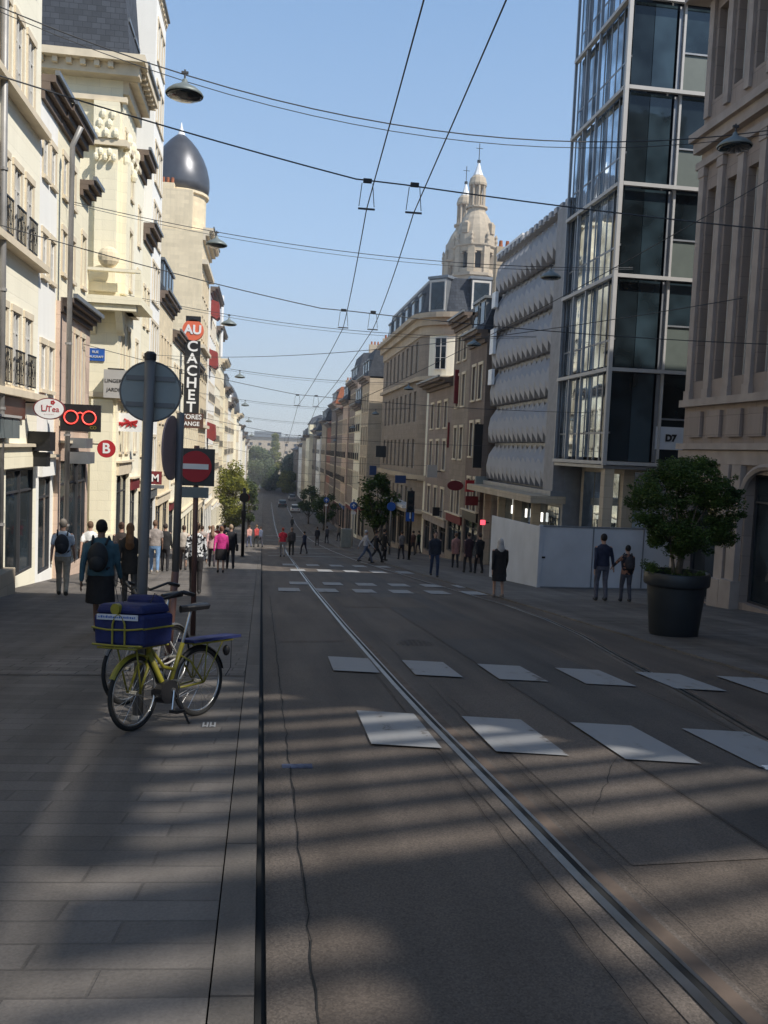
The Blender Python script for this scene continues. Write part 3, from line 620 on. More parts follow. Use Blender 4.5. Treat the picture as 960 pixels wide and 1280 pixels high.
# ---------------------------------------------------------------- RIGHT ROW
def R1build():
    X=11.8; D0,D1=5.1,23.3; ztop=14.6
    r=root('office_building',(X,10,gz(10)),'brown stone building with tall pilasters and slot windows at the right edge','building')
    holes=[]; wins=[]; n=17; pitch=1.0
    us=[D1-.75-i*pitch for i in range(n)]
    for u in us:
        holes.append((u-.26,u+.26,4.0,9.2)); wins.append((u,4.0,.52,5.2,'bars'))
        holes.append((u-.26,u+.26,11.6,14.0)); wins.append((u,11.6,.52,2.4,'bars'))
    bays=[(21.9,'door'),(18.9,'arch'),(15.9,'arch'),(12.9,'arch'),(9.9,'arch'),(6.9,'arch')]
    for (u,k) in bays: holes.append((u-.95,u+.95,gz(u)+.12,gz(u)+3.3)); wins.append((u,gz(u)+.12,1.9,3.18,'shop'))
    mb=MB(); wallgrid(mb,'x-',X,D0,D1,-3,ztop,holes,.35)
    mb.face([(X,D1,-3),(X+14,D1,-3),(X+14,D1,ztop),(X,D1,ztop)]); mb.face([(X,D0,-3),(X+14,D0,-3),(X+14,D0,ztop),(X,D0,ztop)]); mb.face([(X,D0,ztop),(X+14,D0,ztop),(X+14,D1,ztop),(X,D1,ztop)]); mb.face([(X+14,D0,-3),(X+14,D1,-3),(X+14,D1,ztop),(X+14,D0,ztop)])
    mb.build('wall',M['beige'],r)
    for (u,z,w_,h_,s_) in wins: window(r,'x-',X,u,z,w_,h_,s_,.28,'frame' if s_=='bars' else 'framed')
    mb=MB()
    for u in [D1-.25-i*pitch for i in range(n+1)]:
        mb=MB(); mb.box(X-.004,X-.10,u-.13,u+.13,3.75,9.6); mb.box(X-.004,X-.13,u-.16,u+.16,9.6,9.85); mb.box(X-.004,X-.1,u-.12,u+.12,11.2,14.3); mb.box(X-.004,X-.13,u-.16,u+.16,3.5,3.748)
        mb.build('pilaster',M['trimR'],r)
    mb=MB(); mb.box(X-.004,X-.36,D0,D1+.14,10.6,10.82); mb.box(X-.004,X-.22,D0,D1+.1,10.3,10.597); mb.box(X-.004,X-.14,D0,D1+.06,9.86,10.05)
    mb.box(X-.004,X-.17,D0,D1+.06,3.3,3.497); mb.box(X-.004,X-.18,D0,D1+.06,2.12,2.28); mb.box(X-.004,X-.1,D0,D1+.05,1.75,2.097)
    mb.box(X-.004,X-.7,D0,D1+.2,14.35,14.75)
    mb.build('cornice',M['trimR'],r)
    mb=MB()
    for u in us: mb.box(X-.004,X-.1,u-.33,u+.33,2.45,3.15)
    mb.build('panel_band',M['beige'],r)
    mb=MB()
    for (u,k) in bays:
        mb=MB()
        for s_ in (-1,1):
            uc=u+s_*1.22; mb.box(X-.004,X-.16,uc-.2,uc+.2,gz(uc)-.2,1.74); mb.box(X-.004,X-.26,uc-.27,uc+.27,gz(uc)-.2,gz(uc)+.75)
        ar=[(u+1.05*math.cos(a),gz(u)+2.75+.75*math.sin(a)) for a in [math.pi*i/12 for i in range(13)]]
        mb.tube([(X-.06,y,z) for y,z in ar],.09,6)
        mb.build('shop_arch',M['trimR'],r)
R1build()
def tower():
    X=11.8; D0,D1=29.,34.25; X1=21.; r=root('glass_tower',(X,31,gz(31)),'dark glass office tower framed by pale steel beams above the hoarding','building')
    Z=[1.62,4.88,8.1,11.2,14.4,17.4,20.5]
    core=MB().box(X+.9,X1,D0+.35,D1-.02,Z[0]+.02,Z[-1]).build('core',M['black'],r)
    # side curtain wall (faces the street)
    for a,b in zip(Z,Z[1:]):
        n=8; 
        for i in range(n):
            y0=D0+.9+i*(D1-D0-.9)/n; y1=D0+.9+(i+1)*(D1-D0-.9)/n
            for (c,d) in ((a+.18,a+1.05),(a+1.07,b-.02)):
                mb=MB().box(X+.165,X+.19,y0+.02,y1-.02,c,d); mb.build('pane',M['glt'],r)
        MB().box(X+.17,X+.2,D0+.08,D0+.88,a+.18,b-.02).build('pane',M['gldark'],r)
    mb=MB()
    for i in range(9):
        y=D0+.9+i*(D1-D0-.9)/8; mb.box(X+.145,X+.2,y-.03,y+.03,Z[0],Z[-1])
    for z in Z:
        mb.box(X+.155,X+.2,D0+.08,D1,z+1.03,z+1.10)
    mb.build('mullion',M['mull'],r)
    mb=MB()
    for z in Z: mb.box(X-.08,X+.08,D0+.085,D1,z-.06,z+.065); mb.box(X+.081,X1,D0-.06,D0+.06,z-.06,z+.065)
    mb.box(X-.07,X+.07,D0-.07,D0+.082,Z[0]-.08,Z[-1]+.08)
    mb.box(X+.9,X1,D0+.02,D0+.3,Z[0]-.04,Z[0]+.06)
    mb.build('steel_beam',M['beam'],r)
    mb=MB()
    for y in (D1-.02,D1-1.3,D1-2.6): mb.box(X-.05,X+.05,y-.05,y+.04,Z[0],Z[-1]+1)
    for z in Z:
        for y in (D1-.06,D1-1.3,D1-2.6,D1-3.9): mb.box(X+.071,X+.16,y-.03,y+.03,z+.1,z+.17); 
    mb.build('outrigger',M['mull'],r)
    # front face
    cols=[(.1,.95,'gldark'),(.97,1.75,'gltf'),(1.85,1.98,'mull'),(2.1,4.4,'mix'),(4.5,6.8,'mix'),(6.9,9.1,'mix')]
    for k,(a,b) in enumerate(zip(Z,Z[1:])):
        for (c,d,t) in cols:
            if t=='mix' :
                zs=a+1.35 if k>1 else a+1.6
                MB().box(X+c,X+d,D0+.2,D0+.24,a+.1,zs).build('spandrel',M['panel' if k>0 else 'gldark'],r)
                MB().box(X+c,X+d,D0+.2,D0+.24,zs+.06,b-.1).build('pane',M['gltf' if k in(1,4) else 'gldark'],r)
                MB().box(X+c,X+d,D0+.15,D0+.25,zs+.002,zs+.058).build('transom',M['mull'],r)
            else: MB().box(X+c,X+d,D0+.2,D0+.24,a+.09,b-.08).build('pane' if t!='mull' else 'mullion',M[t],r)
    mb=MB(); [mb.box(X+x,X+x+.08,D0+.12,D0+.26,Z[0],Z[-1]) for x in (2.0,4.41,6.81)]; mb.build('mullion',M['beam'],r)
    # recessed ground floor
    g_=gz(30)
    MB().box(X+1.2,X1,D0+1.0,D1-.03,gz(34.2)-.3,Z[0]-.1).build('ground_floor_wall',M['palestone'],r)
    for x in (X+1.6,X+3.0,X+4.4,X+5.8):
        MB().box(x,x+1.25,D0+.95,D0+.985,g_+.3,Z[0]-.3).build('shop_pane',M['glt'],r)
    for i in range(3): MB().box(X+1.15,X+1.185,D0+1.3+i*1.2,D0+2.4+i*1.2,g_,Z[0]-.4).build('shop_pane',M['glt'],r)
    MB().box(X+.1,X+.45,D0+.1,D0+.45,g_-.6,Z[0]-.1).build('column',M['palestone'],r)
    MB().box(X+.0,X1,D0+.05,D1-.02,Z[0]-.2,Z[0]-.085).build('soffit',M['mull'],r)
    MB().box(X+1.0,X1,D0+.35,D1,Z[-1],Z[-1]+.6).build('parapet',M['mull'],r)
tower()
def pleated():
    X=11.8; D0,D1=34.35,45.5; zt=12.05; zb=.35; r=root('metal_building',(X,40,gz(40)),'grey building clad in rows of folded perforated metal','building')
    MB().box(X+.5,X+14,D0,D1,gz(D1)-.5,zt-.25).build('wall',M['mull'],r)
    rows=6; h=(zt-zb)/rows; N=13; ys=D0+1.25
    for k in range(rows):
        mb=MB(); z0=zb+k*h; ny=N*2; grid=[]
        PR=[(.02,.0,.10,.0),(.04,.30,.42,.0),(.22,.34,.40,.10),(.50,.24,.40,.16),(.82,.0,.34,.0)]
        for i in range(ny+1):
            y=ys+(D1-ys)*i/ny; tri=(i%2)
            grid.append([(X+.45-o_-.12*tri*(1 if 0<j<4 else 0),y,z0+t*h+d_*tri) for j,(t,o_,d_,_) in enumerate(PR)])
        for i in range(ny):
            for j in range(len(PR)-1):
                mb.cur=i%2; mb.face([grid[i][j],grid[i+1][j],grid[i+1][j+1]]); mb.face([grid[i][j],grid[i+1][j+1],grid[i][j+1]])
        mb.build('pleated_panel',[M['pleat'],M['pleat_shade']],r)
    MB().box(X+.02,X+.5,D0,ys-.02,zb,zt-.1).build('end_panel',M['pleatd'],r)
    for (za,zb_) in ((9.4,10.2),(7.0,8.3),(5.4,6.2)): MB().box(X-.16,X+.0,D1-1.1,D1-.4,za,zb_).build('fixed_light',M['litdim'],r)
    mb=MB()
    n=16
    for i in range(n): mb.box(X+.02,X+.45,D0+i*(D1-D0)/n,D0+(i+.55)*(D1-D0)/n,zt-.08,zt+.16)
    mb.box(X+.1,X+.5,D0,D1,zt-.09,zt+.03); mb.build('parapet',M['pleat'],r)
    MB().box(X+.06,X+.5,D0+2.9+3.6,D1,zt+.17,zt+.3).build('coping',M['whites'],r)
    MB().box(X-.9,X+.6,D0-.05,D1+.1,-.18,.12).build('canopy',M['palestone'],r)
    MB().box(X-.05,X+.5,D0,D1,.13,.345).build('fascia',M['mull'],r)
    for i in range(4):
        y0=D0+.3+i*2.8; MB().box(X+.45,X+.49,y0,y0+2.4,gz(y0+2)+.2,-.35).build('shop_pane',M['glt'],r)
        MB().box(X+.1,X+.48,y0+2.42,y0+2.68,gz(y0+2)-.5,-.19).build('column',M['palestone'],r)
    for i in range(3): MB().box(X+.3,X+.36,D0+2+i*2.3,D0+2.14+i*2.3,-1.1,-.7).build('shop_lamp',M['litw'],r)
pleated()
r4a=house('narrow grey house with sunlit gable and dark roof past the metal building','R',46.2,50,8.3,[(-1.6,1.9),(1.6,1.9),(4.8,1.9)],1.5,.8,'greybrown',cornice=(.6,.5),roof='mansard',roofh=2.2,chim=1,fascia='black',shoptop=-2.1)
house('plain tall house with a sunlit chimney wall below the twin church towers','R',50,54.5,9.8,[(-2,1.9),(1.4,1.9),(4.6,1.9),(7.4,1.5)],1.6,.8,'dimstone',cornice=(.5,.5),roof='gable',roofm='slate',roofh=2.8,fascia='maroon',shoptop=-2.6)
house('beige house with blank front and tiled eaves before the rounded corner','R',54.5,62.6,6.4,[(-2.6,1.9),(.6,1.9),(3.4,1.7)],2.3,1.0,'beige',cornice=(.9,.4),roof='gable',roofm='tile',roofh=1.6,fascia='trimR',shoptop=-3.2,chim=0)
def corner():
    X=11.8; D0=64.5; D1=88; ct=11.8; r=root('corner_building',(X,75,gz(75)),'large stone building with rounded corner and slate mansard below the church towers','building')
    R_=2.6; g_=gz(D1)-.5; cx,cy=X+R_,D0+R_
    # rounded corner wall as polygonal columns of wall with a window in the middle facet
    mb=MB(); arc=[(cx-R_*math.cos(a),cy-R_*math.sin(a)) for a in [math.pi/2*i/8 for i in range(9)]]
    for (x0,y0),(x1,y1) in list(zip(arc,arc[1:]))[:3]: mb.face([(x0,y0,g_),(x1,y1,g_),(x1,y1,ct),(x0,y0,ct)])
    holes=[]; us=[cy+1.4+i*2.4 for i in range(8)]
    fl=[(-5.4+2.0,2.2),(.4,2.3),(4.1,2.4),(8.0,2.4)]
    for z,h in fl:
        for u in us: holes.append((u-.55,u+.55,z,z+h))
    sh=[]
    for i in range(5):
        a=cy+.4+i*4; sh.append((a,a+3.2,gz(a)+.3,-4.4+1.2))
    wallgrid(mb,'x-',X,cy,D1,g_,ct,holes+sh,.3)
    mbm=mb; mb=MB()
    for (x0,y0),(x1,y1) in list(zip(arc,arc[1:]))[3:]: mb.face([(x0,y0,g_),(x1,y1,g_),(x1,y1,ct),(x0,y0,ct)])
    hy=[(cx+1.3,z,1.1,h) for z,h in fl]+[(cx+4.2,z,1.1,h) for z,h in fl]
    wallgrid(mb,'y-',D0,cx,X+16,g_,ct,[(u-w_/2,u+w_/2,z,z+h_) for u,z,w_,h_ in hy],.3)
    mb.build('lit_tone_wall',M['cream'],r); mb=mbm  # near side in paler stone than the street side: sunlit tone painted in
    mb.face([(X,D1,g_),(X+16,D1,g_),(X+16,D1,ct),(X,D1,ct)]); mb.face([(X+16,D0,g_),(X+16,D1,g_),(X+16,D1,ct),(X+16,D0,ct)])
    mb.build('wall',M['dimstone'],r)
    for z,h in fl:
        for u in us: window(r,'x-',X,u,z,1.1,h,'fr',.22)
    for (a,b_,z,z2) in sh: window(r,'x-',X,(a+b_)/2,z,b_-a,z2-z,'shop',.22,'framed')
    for u,z,w_,h_ in hy: window(r,'y-',D0,u,z,w_,h_,'fr',.22)
    # corner windows
    for z,h in fl:
        a=math.pi*.32; xx=cx-(R_-.02)*math.cos(a)*1.0; yy=cy-(R_-.02)*math.sin(a)
        fr,p=winmeshes(.95,h,'fr','frame'); o=inst('window',fr,r,Vector((xx-.04,yy-.05,z))-wloc(r),-(math.pi/2-a)); inst('pane',p,o,(0,0,0))
    def ring(mb,p,z0,z1):
        pts=[(X-p,D1)]+[(cx-(R_+p)*math.cos(a),cy-(R_+p)*math.sin(a)) for a in [math.pi/2*i/10 for i in range(11)]]+[(X+16,D0-p),(X+16,D0+.3),(X+.3+R_,D0+.3),(X+.3,D0+.3+R_),(X+.3,D1)]
        mb.prism(pts,'z',z0,z1)
    mb=MB(); ring(mb,.8,ct+.02,ct+.4); ring(mb,.45,ct-.5,ct+.017); ring(mb,.12,ct-1.2,ct-.503); ring(mb,.3,7.2,7.5); ring(mb,.25,-.9+.4,-.1); ring(mb,.9,-3.0,-2.75)
    mb.build('cornice',M['palestone'],r)
    # mansard
    mb=MB(); t0=ct+.42; H=2.7
    def loop(p,z): return [(X+p,D1-.05,z)]+[(cx-(R_-p)*math.cos(a),cy-(R_-p)*math.sin(a),z) for a in [math.pi/2*i/8 for i in range(9)]]+[(X+16,D0+p,z)]
    A=loop(.05,t0); B=loop(.6,t0+H)
    for i in range(len(A)-1): mb.face([A[i],A[i+1],B[i+1],B[i]])
    mb.face(B+[(X+16,D1-.05,t0+H)]); mb.face([A[0],B[0],(X+16,D1-.05,t0+H),(X+16,D1-.05,t0)])
    rf=mb.build('roof',M['slate'],r)
    for (x,y,rz) in ((cx-1.7,cy-1.75,-math.pi/4),(cx+1.4,D0+.1,0),(cx+4.4,D0+.1,0)):
        o=MB().box(-.75,.75,-.1,1.2,.1,2.6).box(-.9,.9,-.2,1.3,2.603,2.8).mesh('dormer',M['zinc']); d=inst('dormer',o,r,Vector((x,y,t0))-wloc(r),rz)
        mb=MB().box(-.72,-.6,-.16,-.105,.2,2.5).box(.6,.72,-.16,-.105,.2,2.5).box(-.597,.597,-.16,-.105,2.35,2.5); inst('dormer_frame',mb.mesh('dormer_frame',M['frame']),d,(0,0,0))
        inst('pane',MB().box(-.55,.55,-.125,-.102,.3,2.3).mesh('pane',M['gl']),d,(0,0,0))
    for i in range(6):
        u=cy+2+i*3.4; x0=X+.2
        d=MB().box(x0,x0+1.2,u-.7,u+.7,t0+.2,t0+1.9).box(x0-.1,x0+1.3,u-.8,u+.8,t0+1.903,t0+2.05).build('dormer',M['zinc'],r)
        MB().box(x0-.02,x0-.002,u-.5,u+.5,t0+.35,t0+1.75).build('pane',M['gl'],d)
    mb=MB(); [mb.box(X+.6,X+.66,cy+i*.35,cy+i*.35+.05,t0+H,t0+H+.28) for i in range(60)]; mb.box(X+.61,X+.65,cy,D1-.2,t0+H+.1,t0+H+.14); mb.build('ridge_cresting',M['zinc'],rf)
    MB().box(X-1.0,X-.005,cy-.5,cy+9,-2.74,-2.5).build('awning',M['whites'],r)
corner()
house('cream faced house catching sun on its near wall past the dark slate roof','R',93,100,9.4,[(z,2) for z in (-4.6,-1.2,2.2,5.8)],2.3,1.1,'palestone',cornice=(.7,.5),roof='mansard',roofh=3.0,chim=1,fascia='maroon',shoptop=-5.2,X=11.0,nearwin=[(13.2,2.2,1,1.9),(13.2,5.8,1,1.9)])
FR=[(100.3,107,6.8,'cream','mansard',2.4,11.0,'narrow cream house with sunlit corner and slate roof, second past the rounded corner building'),
(107.3,116,10.0,'beige','mansard',3.4,11.2,'tall brown house with sunlit chimney and clay pots'),
(116.3,124,8.2,'pink','mansard',3.0,11.0,'pinkish house just past the tall brown one'),
(124.3,134,7.2,'beige','gable',3.4,11.1,'brown house with steep orange tiled gable'),
(134.3,144,8.4,'greybrown','mansard',2.6,10.9,'dark fronted house past the orange tiled gable'),
(144.3,154,5.6,'redbrick','gable',3.4,11.0,'red brick house with orange roof far down the shaded side'),
(154.3,166,6.4,'palestone','mansard',2.4,10.8,'pale house with slate roof past the red brick one'),
(166.3,178,3.8,'white','gable',2.8,10.6,'white gabled house with shadowed front'),
(178.3,188,5.0,'dimstone','mansard',2.6,10.4,'grey house before the small pyramid roof')]
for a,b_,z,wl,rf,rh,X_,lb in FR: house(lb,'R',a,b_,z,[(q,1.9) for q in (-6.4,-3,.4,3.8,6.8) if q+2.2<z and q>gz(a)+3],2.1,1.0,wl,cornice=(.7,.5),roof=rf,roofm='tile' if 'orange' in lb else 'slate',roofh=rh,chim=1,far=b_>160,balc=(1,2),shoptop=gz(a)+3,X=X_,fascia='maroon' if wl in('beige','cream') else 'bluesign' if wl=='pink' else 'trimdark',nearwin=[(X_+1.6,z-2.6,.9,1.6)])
r=house('distant pale building crowned by a small dark pyramid roof','R',188.3,204,4.2,[(z,2) for z in (-8,-4.6,-1.2)],3.2,1.3,'cream2',cornice=(.8,.5),roof='flat',far=True,shoptop=-9,X=9.6)
mb=MB(); mb.box(9.7,14.7,190,196,4.4,6.6); mb.build('roof_pavilion',M['cream2'],r); mb=MB(); mb.lathe([(4.0,0),(2.6,1.6),(.3,2.3)],(12.2,193,6.6),4,ang=math.pi/4); mb.build('pyramid_roof',M['slate'],r)
house('distant cream house with slate roof past the pyramid roof','R',204.3,222,3.6,[(z,2) for z in (-8,-4.6,-1.2)],3.2,1.3,'palestone',cornice=(.7,.5),roof='mansard',far=True,shoptop=-9,X=9.6)
house('distant white house, second past the pyramid roof','R',222.3,242,2.0,[(z,2) for z in (-8.6,-5.4,-2.2)],3.2,1.3,'white',cornice=(.7,.5),roof='gable',far=True,shoptop=-9.4,X=9.5)
house('farthest low terrace on the shaded side near the park','R',242.5,290,.6,[(z,2) for z in (-9,-5.8,-2.8)],3.6,1.3,'dimstone',cornice=(.7,.5),roof='gable',far=True,shoptop=-9.6,X=9.4)
# ---------------------------------------------------------------- church
def church():
    r=root('church',(29,134,gz(134)),'weathered church with twin domed belfries and lanterns over the roofs','church')
    MB().box(24.2,44,134,170,gz(170)-1,24.).build('nave',M['church'],r)
    def tw(x,y,dz,nm):
        class MB(globals()['MB']):
            def build(s,*a,**k):
                s.v=[(x+(p[0]-x)*.88,y+(p[1]-y)*.88,(dz+45.2-(45.2-(p[2]-dz))*.72) if p[2]-dz>0 else p[2]) for p in s.v]; return super().build(*a,**k)
        a0=math.pi/8; t=MB(); t.lathe([(3.7,-12),(3.7,20.6-0)],(x,y,dz),8,a0); t.lathe([(4.1,20.6),(4.1,21.2),(3.5,21.25)],(x,y,dz),8,a0)
        o=t.build(nm,M['church'],r)
        # belfry: 8 piers with dark openings
        t=MB()
        for k in range(8):
            a=a0+k*math.pi/4; px,py=x+3.15*math.cos(a),y+3.15*math.sin(a); m=Matrix.Rotation(a,3,'Z'); t.obox((px,py,dz+23.9),(.95,1.15,5.3),m)
            a2=a+math.pi/8; qx,qy=x+2.95*math.cos(a2),y+2.95*math.sin(a2); t.obox((qx,qy,dz+26.1),(.7,2.0,.95),Matrix.Rotation(a2,3,'Z')); t.obox((qx,qy,dz+21.7),(.7,2.0,.9),Matrix.Rotation(a2,3,'Z'))
            for s_ in(-1,1):
                c=Vector((qx,qy,dz+25.4))+Matrix.Rotation(a2,3,'Z')@Vector((0,s_*.62,0)); t.obox(c,(.66,.3,.5),Matrix.Rotation(a2,3,'Z')@Matrix.Rotation(-s_*.7,3,'X'))
        t.build('belfry',M['palestone'],o)
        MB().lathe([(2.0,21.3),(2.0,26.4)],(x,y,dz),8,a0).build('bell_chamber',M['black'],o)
        t=MB(); t.lathe([(3.7,26.55),(3.9,26.8),(3.9,27.1),(3.5,27.15)],(x,y,dz),8,a0)
        for k in range(8):
            a=a0+k*math.pi/4; px,py=x+3.6*math.cos(a),y+3.6*math.sin(a); t.lathe([(.32,0),(.22,.5),(.34,.9),(.2,1.4),(.28,1.8),(.05,2.4)],(px,py,dz+27.1),7)
        t.build('parapet',M['church'],o)
        d=MB().lathe([(3.45,27.1),(3.45,28.0),(3.3,29.4),(2.95,31),(2.4,32.6),(1.9,33.6),(1.55,34.2),(1.55,34.9)],(x,y,dz),16,a0).build('dome',M['church'],o)
        t=MB()
        for k in range(4):
            a=k*math.pi/2-math.pi/4; px,py=x+3.0*math.cos(a),y+3.0*math.sin(a); t.obox((px,py,dz+30.3),(1.0,1.1,2.0),Matrix.Rotation(a,3,'Z')); t.ell((px,py,dz+31.3),(.55,.55,.5),8,6)
        t.build('lucarne',M['palestone'],d)
        t=MB(); t.lathe([(1.9,34.9),(1.9,35.25),(1.3,35.3)],(x,y,dz),12)
        for k in range(8):
            a=k*math.pi/4; t.lathe([(.2,35.2),(.2,39.6)],(x+1.25*math.cos(a),y+1.25*math.sin(a),dz),6)
        t.lathe([(.45,35.2),(.45,39.6)],(x,y,dz),8); t.lathe([(1.55,39.6),(1.6,40.0),(1.5,40.4),(1.35,41.1),(.9,41.7)],(x,y,dz),12)
        t.build('lantern',M['palestone'],o)
        t=MB(); t.lathe([(.95,41.7),(.5,42.9),(.2,44.2),(.12,44.5)],(x,y,dz),8); s2=t.build('spirelet',M['whites'],o)
        t=MB(); t.lathe([(.3,44.4),(.3,44.9)],(x,y,dz),8); t.tube([(x,y,dz+44.5),(x,y,dz+48.3)],.07,5); t.tube([(x-.6,y,dz+47.3),(x+.6,y,dz+47.3)],.06,5); t.build('cross',M['iron'],o)
    tw(30.5,130,.6,'belfry_tower'); tw(31.0,140.5,.6,'belfry_tower')
church()
# ---------------------------------------------------------------- street end
ed=root('apartment_block',(10,420,gz(420)),'long white flat roofed block closing the street behind the park trees','building')
mb=MB(); hs=[(-28+i*4.2,-26.6+i*4.2,z,z+1.3) for i in range(22) for z in (-9,-5.6,-2.2,1.4)]; wallgrid(mb,'y-',420,-32,66,-13,5.4,hs,.3); mb.face([(-32,420,5.4),(66,420,5.4),(66,435,5.4),(-32,435,5.4)]); mb.build('wall',M['palestone'],ed)
MB().box(-32,66,420.6,420.8,-12,5).build('glazing',M['gl'],ed)
MB().box(-33,67,419,436,5.41,6.0).box(-5,8,424,430,6.0,8.2).build('roof_edge',M['zinc'],ed)
# ---------------------------------------------------------------- blocks behind the viewer (throw the shade across the near street)
house('plain tall block behind the viewpoint on the shaded side','R',-.4,5.0,23.6,[(z,1.8) for z in (3,7,11,15,18)],2.2,1.1,'beige',cornice=(.5,.5),depth=14,ground=False,chim=0)
house('long tall block farther behind the viewpoint on the shaded side','R',-60,-13,21,[(z,1.8) for z in (8,12,16,20)],3.0,1.2,'dimstone',cornice=(.5,.5),depth=4,ground=False,far=True)
sf=root('shade_frame',(16,-7,gz(-7)),'unseen added frame of slats behind the viewpoint, shaping the sun streaks on the ground','structure')  # added out of view; its parts only shape sun streaks and shade
for x in (12.0,16.2,21.0):
    for y in (-18.6,-.75): MB().box(x-.12,x+.12,y-.12,y+.12,0,31 if x==16.2 else 16.2).build('column',M['mull'],sf)
rn=random.Random(5); xa,xb=11.2,21.0; sl_=.27
def plank(D,wd):
    y=D-9.95; a=rn.uniform(-.012,.012); MB().prism([(xa,y),(xb,y+(xb-xa)*(sl_+a)),(xb,y+(xb-xa)*(sl_+a)+wd),(xa,y+wd)],'z',15.95,16).build('shade_plank',M['trimdark'],sf)
for D,wd in ((-3.4,1.1),(-2.1,1.2),(-.7,.9),(.5,.5),(1.25,.18),(1.75,.16),(2.25,.17),(2.68,.16),(3.1,.62),(3.98,.2),(4.36,.25),(4.8,.22),(5.2,.34),(5.74,.22),(6.14,.42),(6.75,.3),(7.25,.55),(8.0,.4),(8.7,1.2)): plank(D,wd)
for (x0,x1,y0,y1) in ((12.75,13.6,-7.8,-5.9),(15.2,15.9,-7.0,-5.4),(17.4,18.6,-6.5,-4.2),(11.25,11.6,-6,-3)): MB().box(x0,x1,y0,y1,16.1,16.2).build('shade_panel',M['trimdark'],sf)  # panels added only to darken patches of the near ground
for (y0,y1) in ((-18.8,-.6),): MB().box(16.05,16.4,y0,y1,23.2,31).build('shade_wall',M['beige'],sf)  # raised wall added to keep the near left pavement in shade
# ---------------------------------------------------------------- trees
def leafball(mb,c,r,n,size,rn,flat=1.):
    for _ in range(n):
        d=Vector((rn.gauss(0,1),rn.gauss(0,1),rn.gauss(0,1))); d.normalize(); q=rn.random()**.45
        p=Vector(c)+Vector((d.x*r*q,d.y*r*q,d.z*r*q*flat))
        a=Vector((rn.gauss(0,1),rn.gauss(0,1),rn.gauss(0,.6))).normalized(); b=a.cross(Vector((rn.gauss(0,1),rn.gauss(0,1),rn.gauss(0,1)))).normalized()
        s=size*rn.uniform(.6,1.3)
        mb.face([p-a*s,p-b*s*.45,p+a*s,p+b*s*.45])
def tree(name,label,x,y,h,cr_,mat,seed,trunk=.12,base=None,z=None,clumps=26,per=130,leaf=.1,bare=.3,group=None,shape='round',cat='tree',lean=0):
    rn=random.Random(seed); z=gz(y) if z is None else z
    r=root(name,(x,y,z),label,cat,group)
    mb=MB(); th=h*bare; top=Vector((x+lean,y,z+h*.8))
    mb.tube([(x,y,z-.05),(x+rn.uniform(-.05,.05),y,z+th*.5),(x+lean*.4,y,z+th),tuple(top)],[trunk,trunk*.8,trunk*.65,trunk*.15],8)
    cz=z+th+(h-th)/2; lm=MB()
    for k in range(clumps):
        a=rn.uniform(0,6.28); v=rn.uniform(-1,1); rr=math.sqrt(max(0,1-v*v))*rn.uniform(.45,1.0)
        if shape=='column': rr*=.8
        if shape=='poplar': rr*=max(.15,1-abs(v+.3)*.7)
        px,py,pz=x+lean+math.cos(a)*rr*cr_*.78,y+math.sin(a)*rr*cr_*.78,cz+v*(h-th)*.42
        s0=Vector((x+lean*.4,y,z+th*rn.uniform(.7,1.1))); e=Vector((px,py,pz)); m_=s0.lerp(e,.5)+Vector((0,0,-.05*h))
        if k%2==0: mb.tube([s0,m_,e],[trunk*.4,trunk*.22,trunk*.06],5)
        leafball(lm,(px,py,pz),cr_*rn.uniform(.24,.42),int(per*rn.uniform(.6,1.4)),leaf,rn,.8)
    mb.build('trunk',M['bark'],r,smooth=True); lm.build('crown',M[mat],r)
    return r
# planter
px,py=7.32,14.35; g_=gz(py)
pl=root('planter',(px,py,g_+.03),'large round dark planter standing on the right hand paving','planter')
pf=MB(); pf.lathe([(.40,.03),(.42,.06),(.5,.9),(.5,.93),(.555,.935),(.565,.96),(.57,1.14),(.555,1.165),(.51,1.16),(.50,1.05)],(px,py,g_),40,caps=False); pf.lathe([(.3,.031),(.40,.03)],(px,py,g_),40)
pf.build('tub',M['planter'],pl,smooth=True)
MB().lathe([(.5,1.04),(.25,1.08),(.02,1.09)],(px,py,g_),20).build('potting_soil',M['soil'],pl)
rn=random.Random(3); t=root('potted_tree',(px,py,g_+1.08),'bushy dark green tree growing out of the large round planter','tree')
mb=MB(); zz=g_+1.07
for (dx,dy,lx,ly) in ((-.06,0,-.35,.1),(.06,.03,.25,-.1),(0,-.06,.0,.2),(.03,.05,.55,.1)):
    mb.tube([(px+dx,py+dy,zz),(px+dx*1.5,py+dy,zz+.25),(px+dx+lx*.25,py+dy+ly*.3,zz+.6),(px+lx,py+ly,zz+1.3)],[.035,.03,.025,.01],7)
    mb.tube([(px+dx+lx*.25,py+dy+ly*.3,zz+.6),(px+lx*1.7,py-ly*2,zz+.95)],[.02,.008],6)
mb.build('trunk',M['bark'],t,smooth=True)
lm=MB()
for k in range(110):
    a=rn.uniform(0,6.28); v=rn.uniform(-1,1); rr=math.sqrt(max(0,1-abs(v)**2.6))*rn.uniform(.55,1.)
    leafball(lm,(px+.05+math.cos(a)*rr*.88,py+math.sin(a)*rr*.8,zz+1.26+v*.76+ .06*math.cos(a)),rn.uniform(.12,.25),int(rn.uniform(230,420)),.026,rn,.8)
for k in range(6): leafball(lm,(px+.78+rn.uniform(-.1,.16),py+rn.uniform(-.3,.2),zz+.62+rn.uniform(-.1,.15)),.14,200,.026,rn)
for k in range(34):
    a=rn.uniform(0,6.28); v=rn.uniform(-.9,1); rr=math.sqrt(max(0,1-abs(v)**2.4)); c=Vector((px+.05+math.cos(a)*rr*1.02,py+math.sin(a)*rr*.92,zz+1.26+v*.9)); o0=Vector((px,py,zz+.9)); d=(c-o0).normalized()
    for q in range(4): leafball(lm,c-d*.07*q,.05+.012*q,34,.024,rn)
